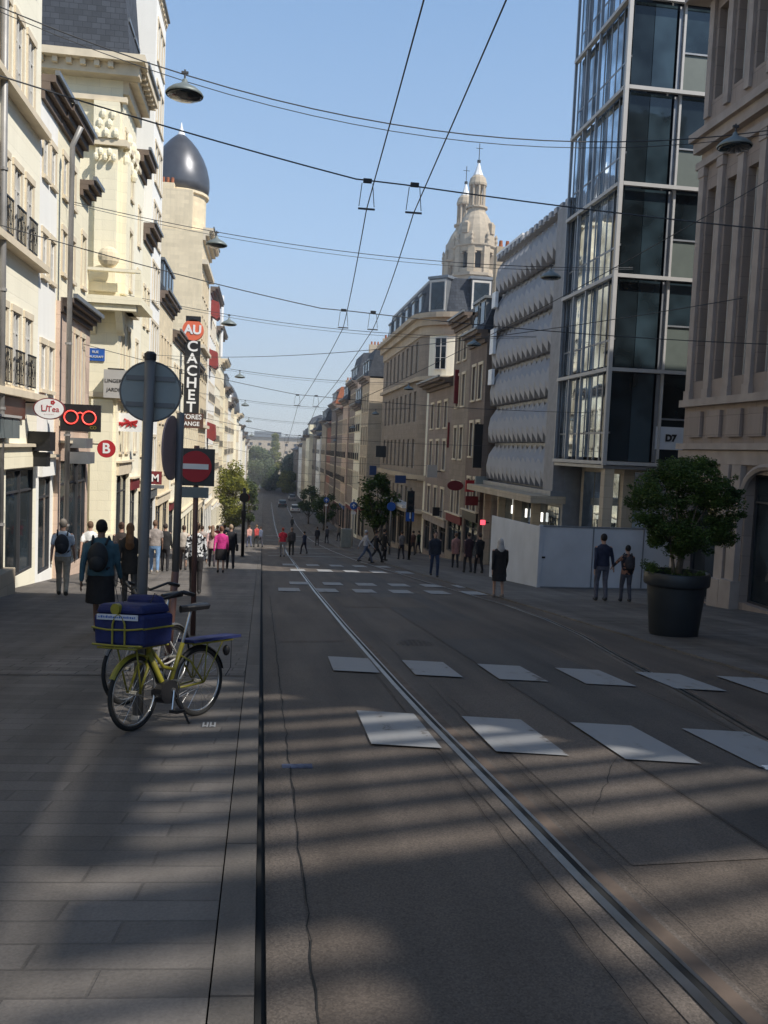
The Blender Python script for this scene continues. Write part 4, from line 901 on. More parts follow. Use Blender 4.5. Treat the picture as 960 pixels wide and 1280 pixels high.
lm.build('crown',M['leafd'],t)
hb=MB(); 
for k in range(16): a=rn.uniform(0,6.28); leafball(hb,(px+.42*math.cos(a),py+.42*math.sin(a),g_+1.14),.09,60,.022,rn)
for k in range(6): leafball(hb,(px-.45+rn.uniform(-.1,.08),py+rn.uniform(-.2,.2),g_+1.2+rn.uniform(0,.12)),.1,110,.022,rn)
tag(hb.build('trailing_plants',M['leafd'],loc=(px,py,g_+1.08)),'low herbs spilling over the rim of the large dark planter','plant')
# street trees
x_,_=at(305,668,86); tree('plane_tree','yellow green street tree by the pole on the sunny pavement',-2.9,86,8.0,2.1,'leafy',21,.16,clumps=60,per=190,leaf=.13,bare=.14,shape='column')
tree('plane_tree','smaller olive street tree just behind the yellow green one',-1.6,102,6.6,1.6,'leafm',22,.14,clumps=22,per=120,leaf=.16,bare=.2,shape='column')
tree('street_tree','dark green street tree shading the right hand pavement beside the corner building',9.3,70,6.3,1.9,'leafd',23,.16,clumps=32,per=150,leaf=.14,bare=.24)
tree('street_tree','small dark street tree behind the round blue arrow sign',8.4,118,5.6,2.1,'leafd',24,.15,clumps=22,per=110,leaf=.16,bare=.2)
tree('street_tree','dark street tree farther down the shaded kerb near parked cars',7.2,135,6.0,2.2,'leafd',25,.15,clumps=22,per=110,leaf=.18,bare=.2)
far=[(-9,262,12,5,'leafm','round','broad grey green park tree at the left end of the park'),(-2,280,13.5,5.5,'leafm','round','rounded park tree left of the tall poplar'),(3.6,300,19.5,2.8,'leafy','poplar','tall narrow poplar standing above the park trees'),(10.5,285,12.5,5.5,'leafm','round','wide park tree right of the tall poplar'),(18,270,11,5,'leafm','round','park tree partly hidden by the shaded terrace'),(26,292,12,5,'leafm','round','park tree at the far right end of the park'),(-18,300,13,6,'leafm','round','park tree behind the sunny terrace end'),(2,262,7.5,3.5,'leafd','round','low dark tree in front of the poplar at the street end'),(7,250,6.5,3,'leafy','round','small yellowish tree at the street end')]
for k,(x,y,h,c,m,sh,lb) in enumerate(far): tree('park_tree',lb,x,y,h*.98,c*1.1,'leaf_haze' if m=='leafm' else m,40+k,.3,clumps=60,per=190,leaf=.36,bare=.06,group='park trees closing the street',shape=sh)
# ---------------------------------------------------------------- hoarding
g1=gz(27); hr=root('site_hoarding',(10,27,g1),'white sheet hoarding around the foot of the glass tower','hoarding')
zt=g1+2.02; y1=26.85
mb=MB(); MB().box(8.93,15.2,y1,y1+.06,g1-.1,zt).build('front_sheet',M['board'],hr)
mb=MB(); mb.prism([(y1+.062,gz(y1)-.1),(32.9,gz(32.9)-.1),(32.9,zt-.12),(y1+.062,zt)],'x',8.93,8.99); mb.build('side_sheet',M['board'],hr)
mb=MB(); mb.box(8.9,15.2,y1-.02,y1+.08,zt+.002,zt+.05); mb.box(8.9,15.2,y1-.03,y1-.003,g1-.1,g1+.08)
mb.build('rail',M['mull'],hr)
for x in (10.72,12.45,14.0): MB().box(x-.02,x+.02,y1-.022,y1-.003,g1+.09,zt).build('joint_strip',M['mull'],hr)
MB().box(8.88,9.0,y1-.04,y1+.08,g1-.1,zt+.06).build('corner_post',M['board'],hr)
MB().box(8.94,9.12,y1-.03,y1-.004,g1+1.0,g1+1.06).build('latch',M['black'],hr)
# ---------------------------------------------------------------- overhead lines
def sag(a,b,s,n=24):
    a=Vector(a);b=Vector(b); return [a.lerp(b,i/n)-Vector((0,0,s*4*(i/n)*(1-i/n))) for i in range(n+1)]
def cable(label,pts,r=.012,group=None,name='overhead_cable'):
    o=MB().tube(pts,r,5).build(name,M['wire'],loc=pts[0],smooth=True); return tag(o,label,'cable',group)
ORD=['first','second','third','fourth','fifth','sixth','seventh','eighth','ninth','tenth']
LW=[(16,7.75,8.55),(27,7.9,7.6),(37,6.9,6.6),(54,6.0,5.8),(70,5.0,4.8),(88,4.2,4.0),(110,3.0,2.8)]
def lampat(x,y,z,lb,r=.31):
    t=root('hanging_street_lamp',(x,y,z),lb,'street lamp','lamps hung over the street')
    MB().lathe([(r*1.04,-.17),(r*1.07,-.15),(r*.98,-.11),(r*.72,-.045),(r*.42,-.0),(r*.26,.03),(r*.16,.06),(r*.14,.10),(.02,.12)],(x,y,z),20,caps=False).build('lamp_shade',M['lamp'],t,smooth=True)
    MB().lathe([(r*.99,-.172),(r*.85,-.20),(r*.3,-.225)],(x,y,z),20).build('diffuser',M['gl'],t,smooth=True)
    MB().tube([(x,y,z+.1),(x,y,z+.27)],.018,6).box(x-.06,x+.06,y-.02,y+.02,z+.2,z+.24).build('hanger',M['wire'],t)
names=['nearest','next nearest','mid distance','farther','smaller distant','tiny distant','tiniest distant']
for k,(y,zl,zr) in enumerate(LW):
    ex=.9 if k==0 else 0; L=Vector((-5.98,y,zl+.75+ex)); Rr=Vector((11.78,y+(0.5 if k else .8),zr+.45)); SG=.55+ex; pts=sag(L,Rr,SG)
    cable(f'{ORD[k]} span wire carrying street lamps between the facades',pts,.0115 if k<3 else .015)
    pts2=sag(L+Vector((0,0,-.06)),Rr+Vector((0,0,-.05)),SG+.07); cable(f'thin lamp feed cable slung under the {ORD[k]} lamp span wire',pts2,.008)
    for x,side in ((-1.62,'left'),(8.85,'right')):
        if k==0: x={'left':-1.58,'right':8.75}[side]
        i=(x+5.98)/17.76; z=L.z+(Rr.z-L.z)*i-SG*4*i*(1-i)
        sd='sunny' if side=='left' else 'shaded'
        lampat(x,y,z-.26,f'{names[k]} grey conical lamp hanging over the {sd} side of the street')
# trolley wires
TW=[(1.07,'left'),(1.71,'right')]
brk=[11.5,18.2,30,43,58,74,92]
for x,lr in TW:
    pts=[]; ys=[-12]+brk+[115,150]; SX=[x-.4,at(458 if lr=='left' else 517,262,11.5)[0],at(430 if lr=='left' else 467,378,18.2)[0]]+[x+.02]*6+[x]*2
    for k_,(a,b) in enumerate(zip(ys,ys[1:])):
        for i in range(8):
            t=i/8; y=a+(b-a)*t; pts.append((SX[k_]+(SX[k_+1]-SX[k_])*t,y,gz(y)+5.95-(.10*4*t*(1-t)) ))
    pts.append((x,150,gz(150)+5.95))
    cable(f'{lr} of the two parallel trolley wires running along the street',pts,.0075,name='trolley_wire')
for k,y in enumerate(brk):
    zc=gz(y)+6.33; A1=Vector((1.07,y,zc)); A2=Vector((1.71,y,zc-.02)); L=Vector((-5.98,y-.8,zc+1.25)); Rr=Vector((11.78,y+.3,zc-.1)); pts=sag(L,A1,.08,12)+[A2]+sag(A2,Rr,.1,12)[1:]
    cable(f'{ORD[k]} cross wire holding up the trolley wires',pts,.010)
    for x,lr in TW:
        if k==0: x=at(458 if lr=='left' else 517,262,11.5)[0]
        if k==1: x=at(430 if lr=='left' else 467,378,18.2)[0]
        zz=zc; yy=y; zw=gz(yy)+5.95
        t=root('wire_hanger',(x,yy,zz),f'black {lr} hanger dropping from the {ORD[k]} cross wire to the trolley wire','hanger')
        MB().box(x-.055,x+.055,yy-.025,yy+.025,zz-.035,zz+.015).build('clamp',M['black'],t)
        mb=MB(); s_=1
        mb.tube([(x-.07,yy,zz-.04),(x-.10,yy,zw+.04)],.0055,5); mb.tube([(x+.07,yy,zz-.04),(x+.10,yy,zw+.04)],.0055,5); mb.box(x-.11,x+.11,yy-.01,yy+.01,zw-.0,zw+.022); mb.build('stirrup',M['wire'],t)
cable('long slanting guy wire from the brown stone building across the road',sag((11.7,18,8.6),(3.0,42,3.4),.3),.012)
cable('guy wire crossing low in front of the glass tower',sag((11.7,20.5,5.9),(-5.9,47,6.2),.6),.012)
cable('thin wire high across the top of the street view',sag((-5.9,13,10.8),(11.7,12,12.3),.5),.012)
# roof mast
mt=root('roof_mast',(-5.6,106,15.4),'white mast with crossbar on the roof edge above the red shop sign','mast')
MB().tube([(-5.5,106,12),(-5.5,106,19.2)],.22,8).box(-8,-5.3,105.9,106.1,18.2,18.4).build('mast_tube',M['whites'],mt)
# ---------------------------------------------------------------- signs
def disc(c,r,y0,y1,n=40,sx=1):
    mb=MB(); mb.prism([(c[0]+r*sx*math.cos(2*math.pi*i/n),c[1]+r*math.sin(2*math.pi*i/n)) for i in range(n)],'y',y0,y1); return mb
def pole(rt,x,y,z0,z1,r,m='pole',name='pole',leanx=0):
    mb=MB(); mb.tube([(x-leanx,y,z0),(x,y,z1)],r,14); o=mb.build(name,M[m],rt,smooth=True); MB().lathe([(r*1.6,0),(r*1.6,.03),(r*1.1,.06)],(x-leanx,y,z0),14).build('base_collar',M[m],rt); return o
# big round sign seen from behind
y=7.45; g_=gz(y)+.05; x0=-1.0; xc,zc=at(187,489,y); _,zt=at(187,447,y)
s=root('road_sign',(x0,y,g_),'round road sign seen from behind on a grey pole beside the bicycle','road sign')
lean=xc-x0
pole(s,xc,y,g_,zt,.044,'pole',leanx=lean)
pl_=disc((xc,zc),.245,y+.06,y+.075,48).build('sign_plate',M['signback'],s); 
mb=MB(); mb.tube([(xc+.247*math.cos(a),y+.066,zc+.247*math.sin(a)) for a in [2*math.pi*i/48 for i in range(48)]],.010,6,closed=True); mb.build('rim',M['pole'],pl_)
MB().box(xc-.2,xc+.2,y+.048,y+.06,zc+.09,zc+.13).box(xc-.2,xc+.2,y+.048,y+.06,zc-.13,zc-.09).build('bracket',M['pole'],s)
MB().lathe([(.05,0),(.05,.05),(.03,.07)],(xc,y,zt-.02),12).build('cap',M['black'],s)
# edge-on sign
y=10.2; g_=gz(y)+.05; xb,_=at(209,820,y); xt,zt=at(226,516,y)
s=root('road_sign',(xb,y,g_),'round road sign seen edge on atop a brown and grey pole','road sign')
xt2=xb+.05
MB().tube([(xb,y,g_),(xb+.07,y,g_+1.15)],.043,12).build('pole',M['polebr'],s,smooth=True)
MB().tube([(xb+.07,y,g_+1.15),(xt,y,zt)],.043,12).build('upper_pole',M['pole'],s,smooth=True)
xs,zs=at(217,560,y); m=Matrix.Rotation(rad(76),3,'Z')
def rdisc(c,r,t,ang,n=36):
    mb=MB(); base=MB().prism([(r*math.cos(2*math.pi*i/n),r*math.sin(2*math.pi*i/n)) for i in range(n)],'y',-t,t); m=Matrix.Rotation(ang,3,'Z')
    mb.v=[tuple(m@Vector(v)+Vector(c)) for v in base.v]; mb.f=base.f; mb.mi=base.mi; return mb
rdisc((xs-.02,y-.03,zs),.37,.01,rad(80)).build('sign_plate',M['signpink'],s); 
rdisc((xs-.035,y-.034,zs),.27,.004,rad(80)).build('sign_face',M['whites'],s)
# no entry
y=13.3; g_=gz(y)+.05; xb,_=at(241,795,y); xt,zt=at(246,557,y)
s=root('no_entry_sign',(xb,y,g_),'red no entry sign on a dark square plate with small panel below','road sign')
mb=MB().tube([(xb,y,g_),(xt,y,zt)],.04,12).build('pole',M['polebr'],s,smooth=True)
xs,zs=at(245,583,y); b_=MB().box(xs-.28,xs+.28,y-.06,y-.045,zs-.29,zs+.27).build('back_plate',M['plateback'],s,bevel=.01)
f_=disc((xs,zs),.235,y-.075,y-.062,40).build('sign_face',M['red'],s)
MB().box(xs-.19,xs+.19,y-.082,y-.0755,zs-.04,zs+.04).build('bar',M['whites'],f_)
mb=MB(); mb.box(xs-.22,xs+.2,y-.06,y-.045,zs-.47,zs-.31); p_=mb.build('lower_panel',M['lamp'],s)
# traffic signal (left, seen in profile)
def pedpole(label,px,pbase,y,ptop,r=.055,m='black'):
    x,_=at(px,pbase,y); _,zt=at(px,ptop,y); g_=gz(y)+.05; t=root('signal_pole',(x,y,g_),label,'signal'); pole(t,x,y,g_,zt,r,m); return t,x,y,g_,zt
t,x,y,g_,zt=pedpole('dark pole with round black signal head on the sunny pavement',303,694,47.5,610,.09)
_,zc=at(305,622,y); disc((x,zc),.26,y-.1,y+.1,20).build('signal_head',M['black'],t); disc((x+.06,zc),.24,y+.11,y+.14,20).build('red_disc',M['red'],t); MB().box(x-.12,x+.12,y-.1,y+.1,zc-1.2,zc-.7).build('crossing_box',M['black'],t)
t,x,y,g_,zt=pedpole('black traffic light with small blue panel at the right kerb',511,700,50,613,.07)
_,zc=at(511,627,y); MB().box(x-.28,x+.16,y-.13,y+.13,zc-.62,zc+.62).build('signal_head',M['black'],t)
for k in range(3): disc((x-.06,zc+.38-k*.38),.13,y-.2,y-.132,16).build('lens',M['gl'],t)
_,zc=at(510,644,y); pn=MB().box(x-.3,x+.2,y-.05,y-.02,zc-.36,zc+.36).build('arrow_panel',M['bluesign'],t); text('arrow_mark','1',.6,(x-.05,y-.06,zc),M['whites'],pn,bold=.01)
# round blue signs
def bluesign(label,px,pz,pb,y,r,mk=True):
    x,zc=at(px,pz,y); g_=gz(y)+.05; t=root('round_sign',(x,y,g_),label,'road sign'); pole(t,x,y,g_,zc+r*1.6,.07,'beam' if mk else 'pole')
    f=disc((x,zc),r,y-.12,y-.08,28).build('sign_face',M['bluesign'],t)
    if mk:
        disc((x,zc),r*.99,y-.076,y-.05,28).build('sign_back',M['whites'],t)
        mb=MB(); mb.tube([(x-r*.45,y-.13,zc-r*.1),(x,y-.13,zc+r*.45),(x+r*.45,y-.13,zc-r*.1)],r*.11,6); mb.box(x-r*.1,x+r*.1,y-.15,y-.125,zc-r*.55,zc+r*.4); mb.build('arrow',M['whites'],f)
        MB().box(x-.2,x+.2,y-.12,y-.07,zc-r*2.2,zc-r*1.5).build('small_plate',M['whites'],t)
bluesign('round blue sign with white arrow on a pale pole at the far crossing',442,632,676,72,.33)
bluesign('round blue sign with white arrow farther away near the dark trees',408,625,655,112,.36)
bluesign('dim round blue sign in front of the dark street tree',489,633,690,58,.30,False)
# grey cabinet by sign
x,_=at(434,668,73); o=MB().box(x-.5,x+.5,73,73.5,gz(73)+.03,gz(73)+1.6).build('utility_cabinet',M['signback'],bevel=.03); tag(o,'green grey utility cabinet beside the pale arrow sign pole','cabinet')
# shop signs left (hung out from facades, facing along the street)
def hang(name,label,cat,px,pz,y,build,X=-6.):
    x,z=at(px,pz,y); t=root(name,(x,y,z),label,cat); build(t,x,y,z)
    MB().box(X+.003,x,y+.02,y+.06,z+.12,z+.16).build('bracket',M['black'],t); return t
def b1(t,x,y,z):
    disc((x,z),.27,y-.05,y+.015,40,1.42).build('rim',M['maroon'],t); f=disc((x,z),.245,y-.06,y-.051,40,1.44).build('sign_face',M['whites'],t)
    mb=MB(); mb.tube([(x-.17,y-.07,z+.09),(x-.16,y-.07,z-.05),(x-.06,y-.07,z-.05),(x-.04,y-.07,z+.09)],.012,5); mb.build('cup_emblem',M['red'],f)
    text('lettering','Tea',.2,(x+.1,y-.065,z-.01),M['red'],f,ext=.004); text('small_lettering','- - - - - -',.07,(x,y-.065,z-.13),M['red'],f,ext=.004)
    mb=MB(); [mb.ell((x+.09+.035*math.cos(a),y-.066,z+.16+.035*math.sin(a)),(.025,.006,.025),8,5) for a in [k*1.2566 for k in range(5)]]; mb.build('flower_emblem',M['red'],f)
hang('shop_sign','white oval sign with red lettering hung from the white house','shop sign',62,511,22.8,b1)
def b2(t,x,y,z):
    f=MB().box(x-.53,x+.53,y-.08,y+.08,z-.38,z+.36).build('sign_box',M['black'],t)
    for s_ in(-1,1): MB().tube([(x+s_*.24+.18*math.cos(a),y-.1,z+.18*math.sin(a)) for a in [2*math.pi*i/28 for i in range(28)]],.018,6,closed=True).build('neon_lens',M['neon'],f)
    MB().tube([(x-.08,y-.1,z+.1),(x,y-.1,z+.14),(x+.08,y-.1,z+.1)],.018,6).build('neon_bridge',M['neon'],f)
    text('lettering','CO',.12,(x+.35,y-.085,z-.27),M['yellow'],f,ext=.003)
hang('optician_sign','black box sign with glowing red spectacles','shop sign',101,522,25,b2)
def b3(t,x,y,z):
    disc((x,z),.29,y-.04,y+.04,36).build('sign_disc',M['red'],t); text('lettering','B',.46,(x,y-.045,z),M['whites'],t,bold=.012,ext=.006)
hang('shop_sign','round red sign with white letter B','shop sign',133,561,29.5,b3,-5.72)
def b4(t,x,y,z):
    MB().box(x-.55,x+.55,y-.05,y+.05,z-.38,z+.38).build('sign_box',M['whites'],t)
    mb=MB(); rn=random.Random(2); 
    for k in range(7): 
        a=rn.uniform(0,3.1); mb.tube([(x-.1+rn.uniform(-.3,.3)-.2*math.cos(a),y-.06,z+rn.uniform(-.15,.15)-.15*math.sin(a)),(x+rn.uniform(-.2,.4),y-.06,z+rn.uniform(-.2,.2))],.045,5)
    mb.build('red_emblem',M['red'],t)
hang('shop_sign','white box sign with red crossed emblem behind the round road sign','shop sign',160,528,37.2,b4)
def b5(t,x,y,z):
    _,z0=at(240,517,y); _,z1=at(240,426,y); w_=.52; w2=w_
    st=MB().box(x-w_,x+w_,y-.15,y+.15,z0,z1).build('sign_box',M['black'],t)
    dz=(z1-z0)/6
    for k,c in enumerate('CACHET'): text('letter',c,1.0,(x,y-.17,z1-dz*(k+.5)),M['whites'],st,bold=.02,ext=.02,sx=1.05)
    _,zc=at(242,413,y); d=disc((x,zc),.72,y-.2,y+.2,32).build('round_sign',M['orange'],t); text('lettering','AU',.85,(x,y-.22,zc),M['whites'],d,bold=.03,ext=.02)
    MB().box(x-.5,x+.5,y-.2,y+.2,zc+.6,zc+.95).build('lamp_cap',M['black'],t)
    _,zb=at(239,524,y); q=MB().box(x-.95,x+.85,y-.15,y+.15,zb-.62,zb+.42).build('lower_panel',M['brownsign'],t)
    text('lettering','STORES',.46,(x-.05,y-.165,zb+.15),M['whites'],q,bold=.008); text('lettering','RANGE',.4,(x-.05,y-.165,zb-.33),M['whites'],q,bold=.008)
hang('vertical_shop_sign','tall vertical AU CACHET shop sign with round orange top','shop sign',240,470,62,b5)
# street name plate & others on the corner building
x,z=at(119,443,36.5); t=root('street_name_plate',(x,36.5,z),'blue street name plate on the ornate corner building','street sign')
MB().box(x-.36,x+.36,36.54,36.575,z-.25,z+.25).build('plate',M['bluesign'],t); text('lettering','RUE',.14,(x,36.53,z+.1),M['whites'],t); text('lettering','RAUGRAFF',.13,(x,36.53,z-.09),M['whites'],t)
x,z=at(144,478,36.0); t=root('shop_sign',(x,36.2,z),'pale grey hanging sign with two lines of letters beside the street plate','shop sign')
MB().box(x-.45,x+.45,36.0,36.06,z-.62,z+.5).build('sign_face',M['beam'],t); text('lettering','LINGERIE',.2,(x,35.99,z+.05),M['black'],t,ext=.004); text('lettering','JARDIN',.2,(x,35.99,z-.3),M['black'],t,ext=.004)
MB().box(x-.3,x+.3,36.0,36.4,z+.51,z+.56).build('bracket',M['black'],t)
# awning and brown plaque on nearest shop
t=root('shop_plaque',(-5.9,21,2.2),'brown plaque with pale writing above the nearest shop awning','sign')
x,z=at(22,510,21.3); MB().box(-5.985,-5.9,20.1,22.6,z-.25,z+.25).build('plaque',M['brownsign'],t)
t=root('awning',(-5.9,20.5,1.5),'folded grey awning over the nearest shop front','awning')
z0=at(15,548,20.4)[1]; z1=at(15,522,20.4)[1]
for i in range(5): MB().box(-5.995,-5.7,18.3+i*.62,18.3+i*.62+.58,z0,z1).build('folded_panel',M['lamp'],t)
MB().box(-5.995,-5.66,18.25,21.4,z1+.003,z1+.06).build('cassette',M['beam'],t)
t=root('security_light',(-5.5,23.4,.6),'dark lamp box on the white shop front under the oval sign','lamp')
MB().box(-5.98,-5.45,23.2,23.8,1.35,1.85).box(-5.9,-5.55,23.3,23.7,.95,1.32).build('lamp_box',M['black'],t)
t=root('shop_blind',(-5.4,27.5,.9),'grey stacked blind boxes above the pink shop entrance','blind')
MB().box(-5.87,-5.3,26.9,28.0,1.42,1.72).build('upper_box',M['zinc'],t); MB().box(-5.87,-5.25,26.9,28.1,.95,1.3).build('lower_box',M['zinc'],t)
# dark maroon shop sign in mid distance left
x,z=at(196,598,44); t=root('shop_sign',(x,44,z),'small maroon sign with white letters over grey shop panels','shop sign'); MB().box(-5.99,-5.0,44,44.12,z-.3,z+.35).build('sign_box',M['maroon'],t); text('lettering','MM',.5,(-5.5,43.98,z),M['whites'],t,bold=.01)
MB().box(-5.99,-4.9,43.9,44.3,z-.5,z-.34).build('ledge',M['zinc'],t)
# red awnings on the white house
for k,(px_,pz_) in enumerate(((257,385),(250,447),(245,538))):
    y=(93.5,92.8,92.3)[k]; x,z=at(px_,pz_,y); t=root('red_awning',(x,y,z),('upper red window awning under the small dark roof','middle red window awning beside the vertical sign','lower red banner at the foot of the vertical sign')[k],'awning')
    mb=MB(); mb.prism([(-5.98,z+.95),(-5.2,z+.7),(-5.1,z-.8),(-5.35,z-1.05),(-5.98,z-.7)],'y',y,y+2.0); mb.build('canvas',M['redfab'],t)
# right side signs
def flat(name,label,cat,px0,px1,pz0,pz1,y,mat,X=11.8,letter=None):
    x0,z1=at(px0,pz0,y); x1,z0=at(px1,pz1,y); t=root(name,((x0+x1)/2,y,(z0+z1)/2),label,cat)
    f=MB().box(x0,x1,y-.08,y+.08,z0,z1).build('sign_box',M[mat],t)
    MB().box(x1,X+.0,y-.03,y+.03,(z0+z1)/2-.03,(z0+z1)/2+.03).build('bracket',M['black'],t)
    if letter: text('lettering',letter,(z1-z0)*.6,((x0+x1)/2,y-.1,(z0+z1)/2),M['whites'],f)
    return t
flat('shop_sign','dark red box sign on the shaded side beside a white lit lamp','shop sign',582,592,600,615,47,'red')
flat('shop_sign','maroon square sign lower on the same dark shop front','shop sign',582,597,620,632,46.1,'maroon')
x,z=at(569,607,50.3); t=root('shop_sign',(x,50.3,z),'dark red oval sign projecting beside the red box sign','shop sign'); disc((x,z),.3,50.25,50.4,24,1.6).build('sign_disc',M['maroon'],t); MB().box(x,11.8,50.3,50.36,z-.03,z+.03).build('bracket',M['black'],t)
flat('vertical_banner','tall black vertical sign hung beside the metal building','banner',593,602,530,585,46.3,'black',X=11.8)
flat('vertical_banner','dark red vertical banner high on the shaded houses','banner',569,580,462,505,53,'maroon')
flat('vertical_banner','lower dark red vertical banner next to the black sign','banner',560,572,528,560,55,'maroon')
flat('light_box','white square light box on the corner house front','light box',534,546,581,597,57,'beam')
flat('hanging_sign','dull grey shop box next to the metal building canopy','shop sign',594,609,595,613,45.9,'signback')
flat('hanging_sign','blue rectangular shop sign near the dark street tree','shop sign',494,507,594,604,66,'bluedim',letter=None)
flat('hanging_sign','dark green boxed balcony sign under the rounded corner building','shop sign',470,489,557,572,84,'planter',X=11.8)
flat('lit_sign','small glowing red sign by the shop doors','shop sign',601,606,650,656,44,'litlamp')
flat('hanging_sign','pale blue and white sign far along the shaded side','shop sign',462,470,582,594,90,'bluedim',X=11.)
flat('hanging_sign','dark hanging square shop sign left of the light box','shop sign',541,549,634,645,56,'black')
t=root('window_poster',(16,29.1,2.4),'white poster with black marks behind the tower glass','poster'); x0,z1=at(820,533,29.19); x1,z0=at(856,563,29.19)
MB().box(x0,x1,29.175,29.19,z0,z1).build('paper',M['board'],t); text('lettering','D7',(z1-z0)*.4,((x0+x1)/2,29.17,(z0+z1)/2),M['black'],t,bold=.02)
# ---------------------------------------------------------------- people
PM={}
def cm(c,rough=.85,var=.12,scale=9):
    k=(c,rough,var,scale)
    if k not in PM: PM[k]=plain('cloth %.2f %.2f %.2f'%c,c,rough,var=max(var,.25) if rough>.5 else var,scale=scale,bump=.9 if rough>.75 else 0)
    return PM[k]
SKIN=plain('skin',(.42,.25,.18),.6,var=.05); SKIND=plain('darker skin',(.22,.13,.09),.6,var=.05)
def cap(mb,a,b,ra,rb,n=10):
    a=Vector(a);b=Vector(b); mb.tube([a,a.lerp(b,.5),b],[ra,(ra+rb)/2*1.03,rb],n); mb.ell(a,(ra,)*3,n,6); mb.ell(b,(rb,)*3,n,6)
def loft(mb,secs,n=16):
    """secs: (x,y,z,rx,ry)"""
    base=len(mb.v)
    for (x,y,z,rx,ry) in secs:
        for j in range(n):
            a=2*math.pi*j/n; mb.v.append((x+rx*math.cos(a),y+ry*math.sin(a),z))
    for i in range(len(secs)-1):
        for j in range(n): mb.f.append((base+i*n+j,base+i*n+(j+1)%n,base+(i+1)*n+(j+1)%n,base+(i+1)*n+j)); mb.mi.append(0)
    mb.f.append(tuple(base+j for j in reversed(range(n)))); mb.f.append(tuple(base+(len(secs)-1)*n+j for j in range(n))); mb.mi+=[0,0]
def person(label,x,y,h=1.72,rz=0.,stride=.22,arm=.25,top=(.3,.3,.3),bottom=(.05,.05,.06),kind='trousers',hair=(.04,.03,.025),hairlen='short',sleeve='long',shoe=(.03,.03,.03),
           skin=None,coat=0,lod=0,armR=None,armL=None,bag=None,cap_=None,pattern=None,z=None,group=None,stoop=0,wide=1.):
    skin=skin or SKIN; k=h/1.72; z=gz(y)+(.05 if x<-.1 else (.03 if x>6.4 else .0)) if z is None else z
    r=root('person',(x,y,z),label,'person',group,rz); vs=.014 if lod==0 else (.022 if lod==1 else .035)
    def P(a,b,c): return Vector((a*k,b*k,c*k))
    w_=wide
    hip=[P(-.09*w_,0,.90),P(.09*w_,0,.90)]; fy=[stride,-stride]
    ank=[P(-.10,fy[0],.085 if fy[0]>0 else .085+abs(stride)*.25),P(.10,fy[1],.085 if fy[1]>=0 else .085+abs(stride)*.28)]
    kn=[hip[i].lerp(ank[i],.49)+P(0,.05+.10*abs(stride),.015) for i in (0,1)]
    st=stoop
    sh=[P(-.172*w_,st*.6,1.375),P(.172*w_,st*.6,1.375)]; swing=[-arm,arm]; el=[];wr=[]
    for i in (0,1):
        s_=-1 if i==0 else 1
        e=sh[i]+P(s_*.035,swing[i]*.55-.03,-.29); q=e+P(s_*.01,swing[i]*.6+.07,-.25)
        if i==0 and armL: e=P(*armL[0]); q=P(*armL[1])
        if i==1 and armR: e=P(*armR[0]); q=P(*armR[1])
        el.append(e); wr.append(q)
    head=P(0,.02+st,1.615)
    # body: one continuous skin surface
    b=MB()
    b.ell(head,(.075*k,.093*k,.112*k),14,10); b.ell(head+P(0,.03,-.055),(.055*k,.06*k,.06*k),12,8); b.ell(head+P(0,.103,-.012),(.014*k,.022*k,.026*k),8,6); b.ell(head+P(0,.09,-.055),(.026*k,.012*k,.009*k),8,5)
    for s_ in(-1,1):
        b.ell(head+P(s_*.077,.0,-.01),(.012*k,.022*k,.034*k),8,6); b.ell(head+P(s_*.03,.083,.012),(.013*k,.01*k,.009*k),8,5)
    cap(b,P(0,st*.7-.01,1.40),head+P(0,-.015,-.07),.058*k,.052*k)
    loft(b,[(0,0,.86*k,.14*k*w_,.09*k),(0,0,.95*k,.155*k*w_,.10*k),(0,st*.2*k,1.08*k,.13*k*w_,.09*k),(0,st*.4*k,1.25*k,.155*k*w_,.10*k),(0,st*.55*k,1.38*k,.16*k*w_,.085*k),(0,st*.6*k,1.44*k,.09*k,.06*k)])
    for i in (0,1):
        cap(b,hip[i],kn[i],.075*k,.052*k); cap(b,kn[i],ank[i],.05*k,.035*k); cap(b,sh[i],el[i],.047*k,.036*k); cap(b,el[i],wr[i],.036*k,.025*k)
        d=(wr[i]-el[i]).normalized(); pm=wr[i]+d*.05*k; s_=-1 if i==0 else 1
        b.ell(pm,(.018*k,.036*k,.048*k),8,6)
        if lod<2:
            for f in range(4):
                o_=Vector((0,(f-1.5)*.017*k,0)); L_=(.075,.085,.08,.062)[f]*k
                p1=pm+d*.035*k+o_; p2=p1+d*L_*.5; p3=p2+d*L_*.4+Vector((-s_*.018*k,0,0)); b.tube([p1,p2,p3],[.0095*k,.0085*k,.007*k],6)
            b.tube([pm+Vector((0,.02*k,.01*k)),pm+Vector((-s_*.01*k,.048*k,-.02*k)),pm+Vector((-s_*.012*k,.052*k,-.045*k))],[.011*k,.010*k,.008*k],6)
    def fin(mb,name,mat,v=vs,sm=3):
        o=mb.build(name,mat,r,smooth=True,local=True)
        m=o.modifiers.new('remesh','REMESH'); m.mode='VOXEL'; m.voxel_size=v*k; m.use_smooth_shade=True
        if sm: s2=o.modifiers.new('smooth','SMOOTH'); s2.iterations=sm; s2.factor=.6
        return o
    fin(b,'body',skin,vs if lod else .010,2)
    # shoes
    for i in (0,1):
        m=MB(); a=ank[i]; m.ell(a+P(0,.05,-.045),(.045*k,.125*k,.04*k),12,8); m.ell(a+P(0,-.02,-.02),(.042*k,.055*k,.05*k),10,7)
        m.v=[(p[0],p[1],max(p[2],a.z-.083*k)) for p in m.v]; m.build('shoe',cm(shoe),r,smooth=True,local=True)
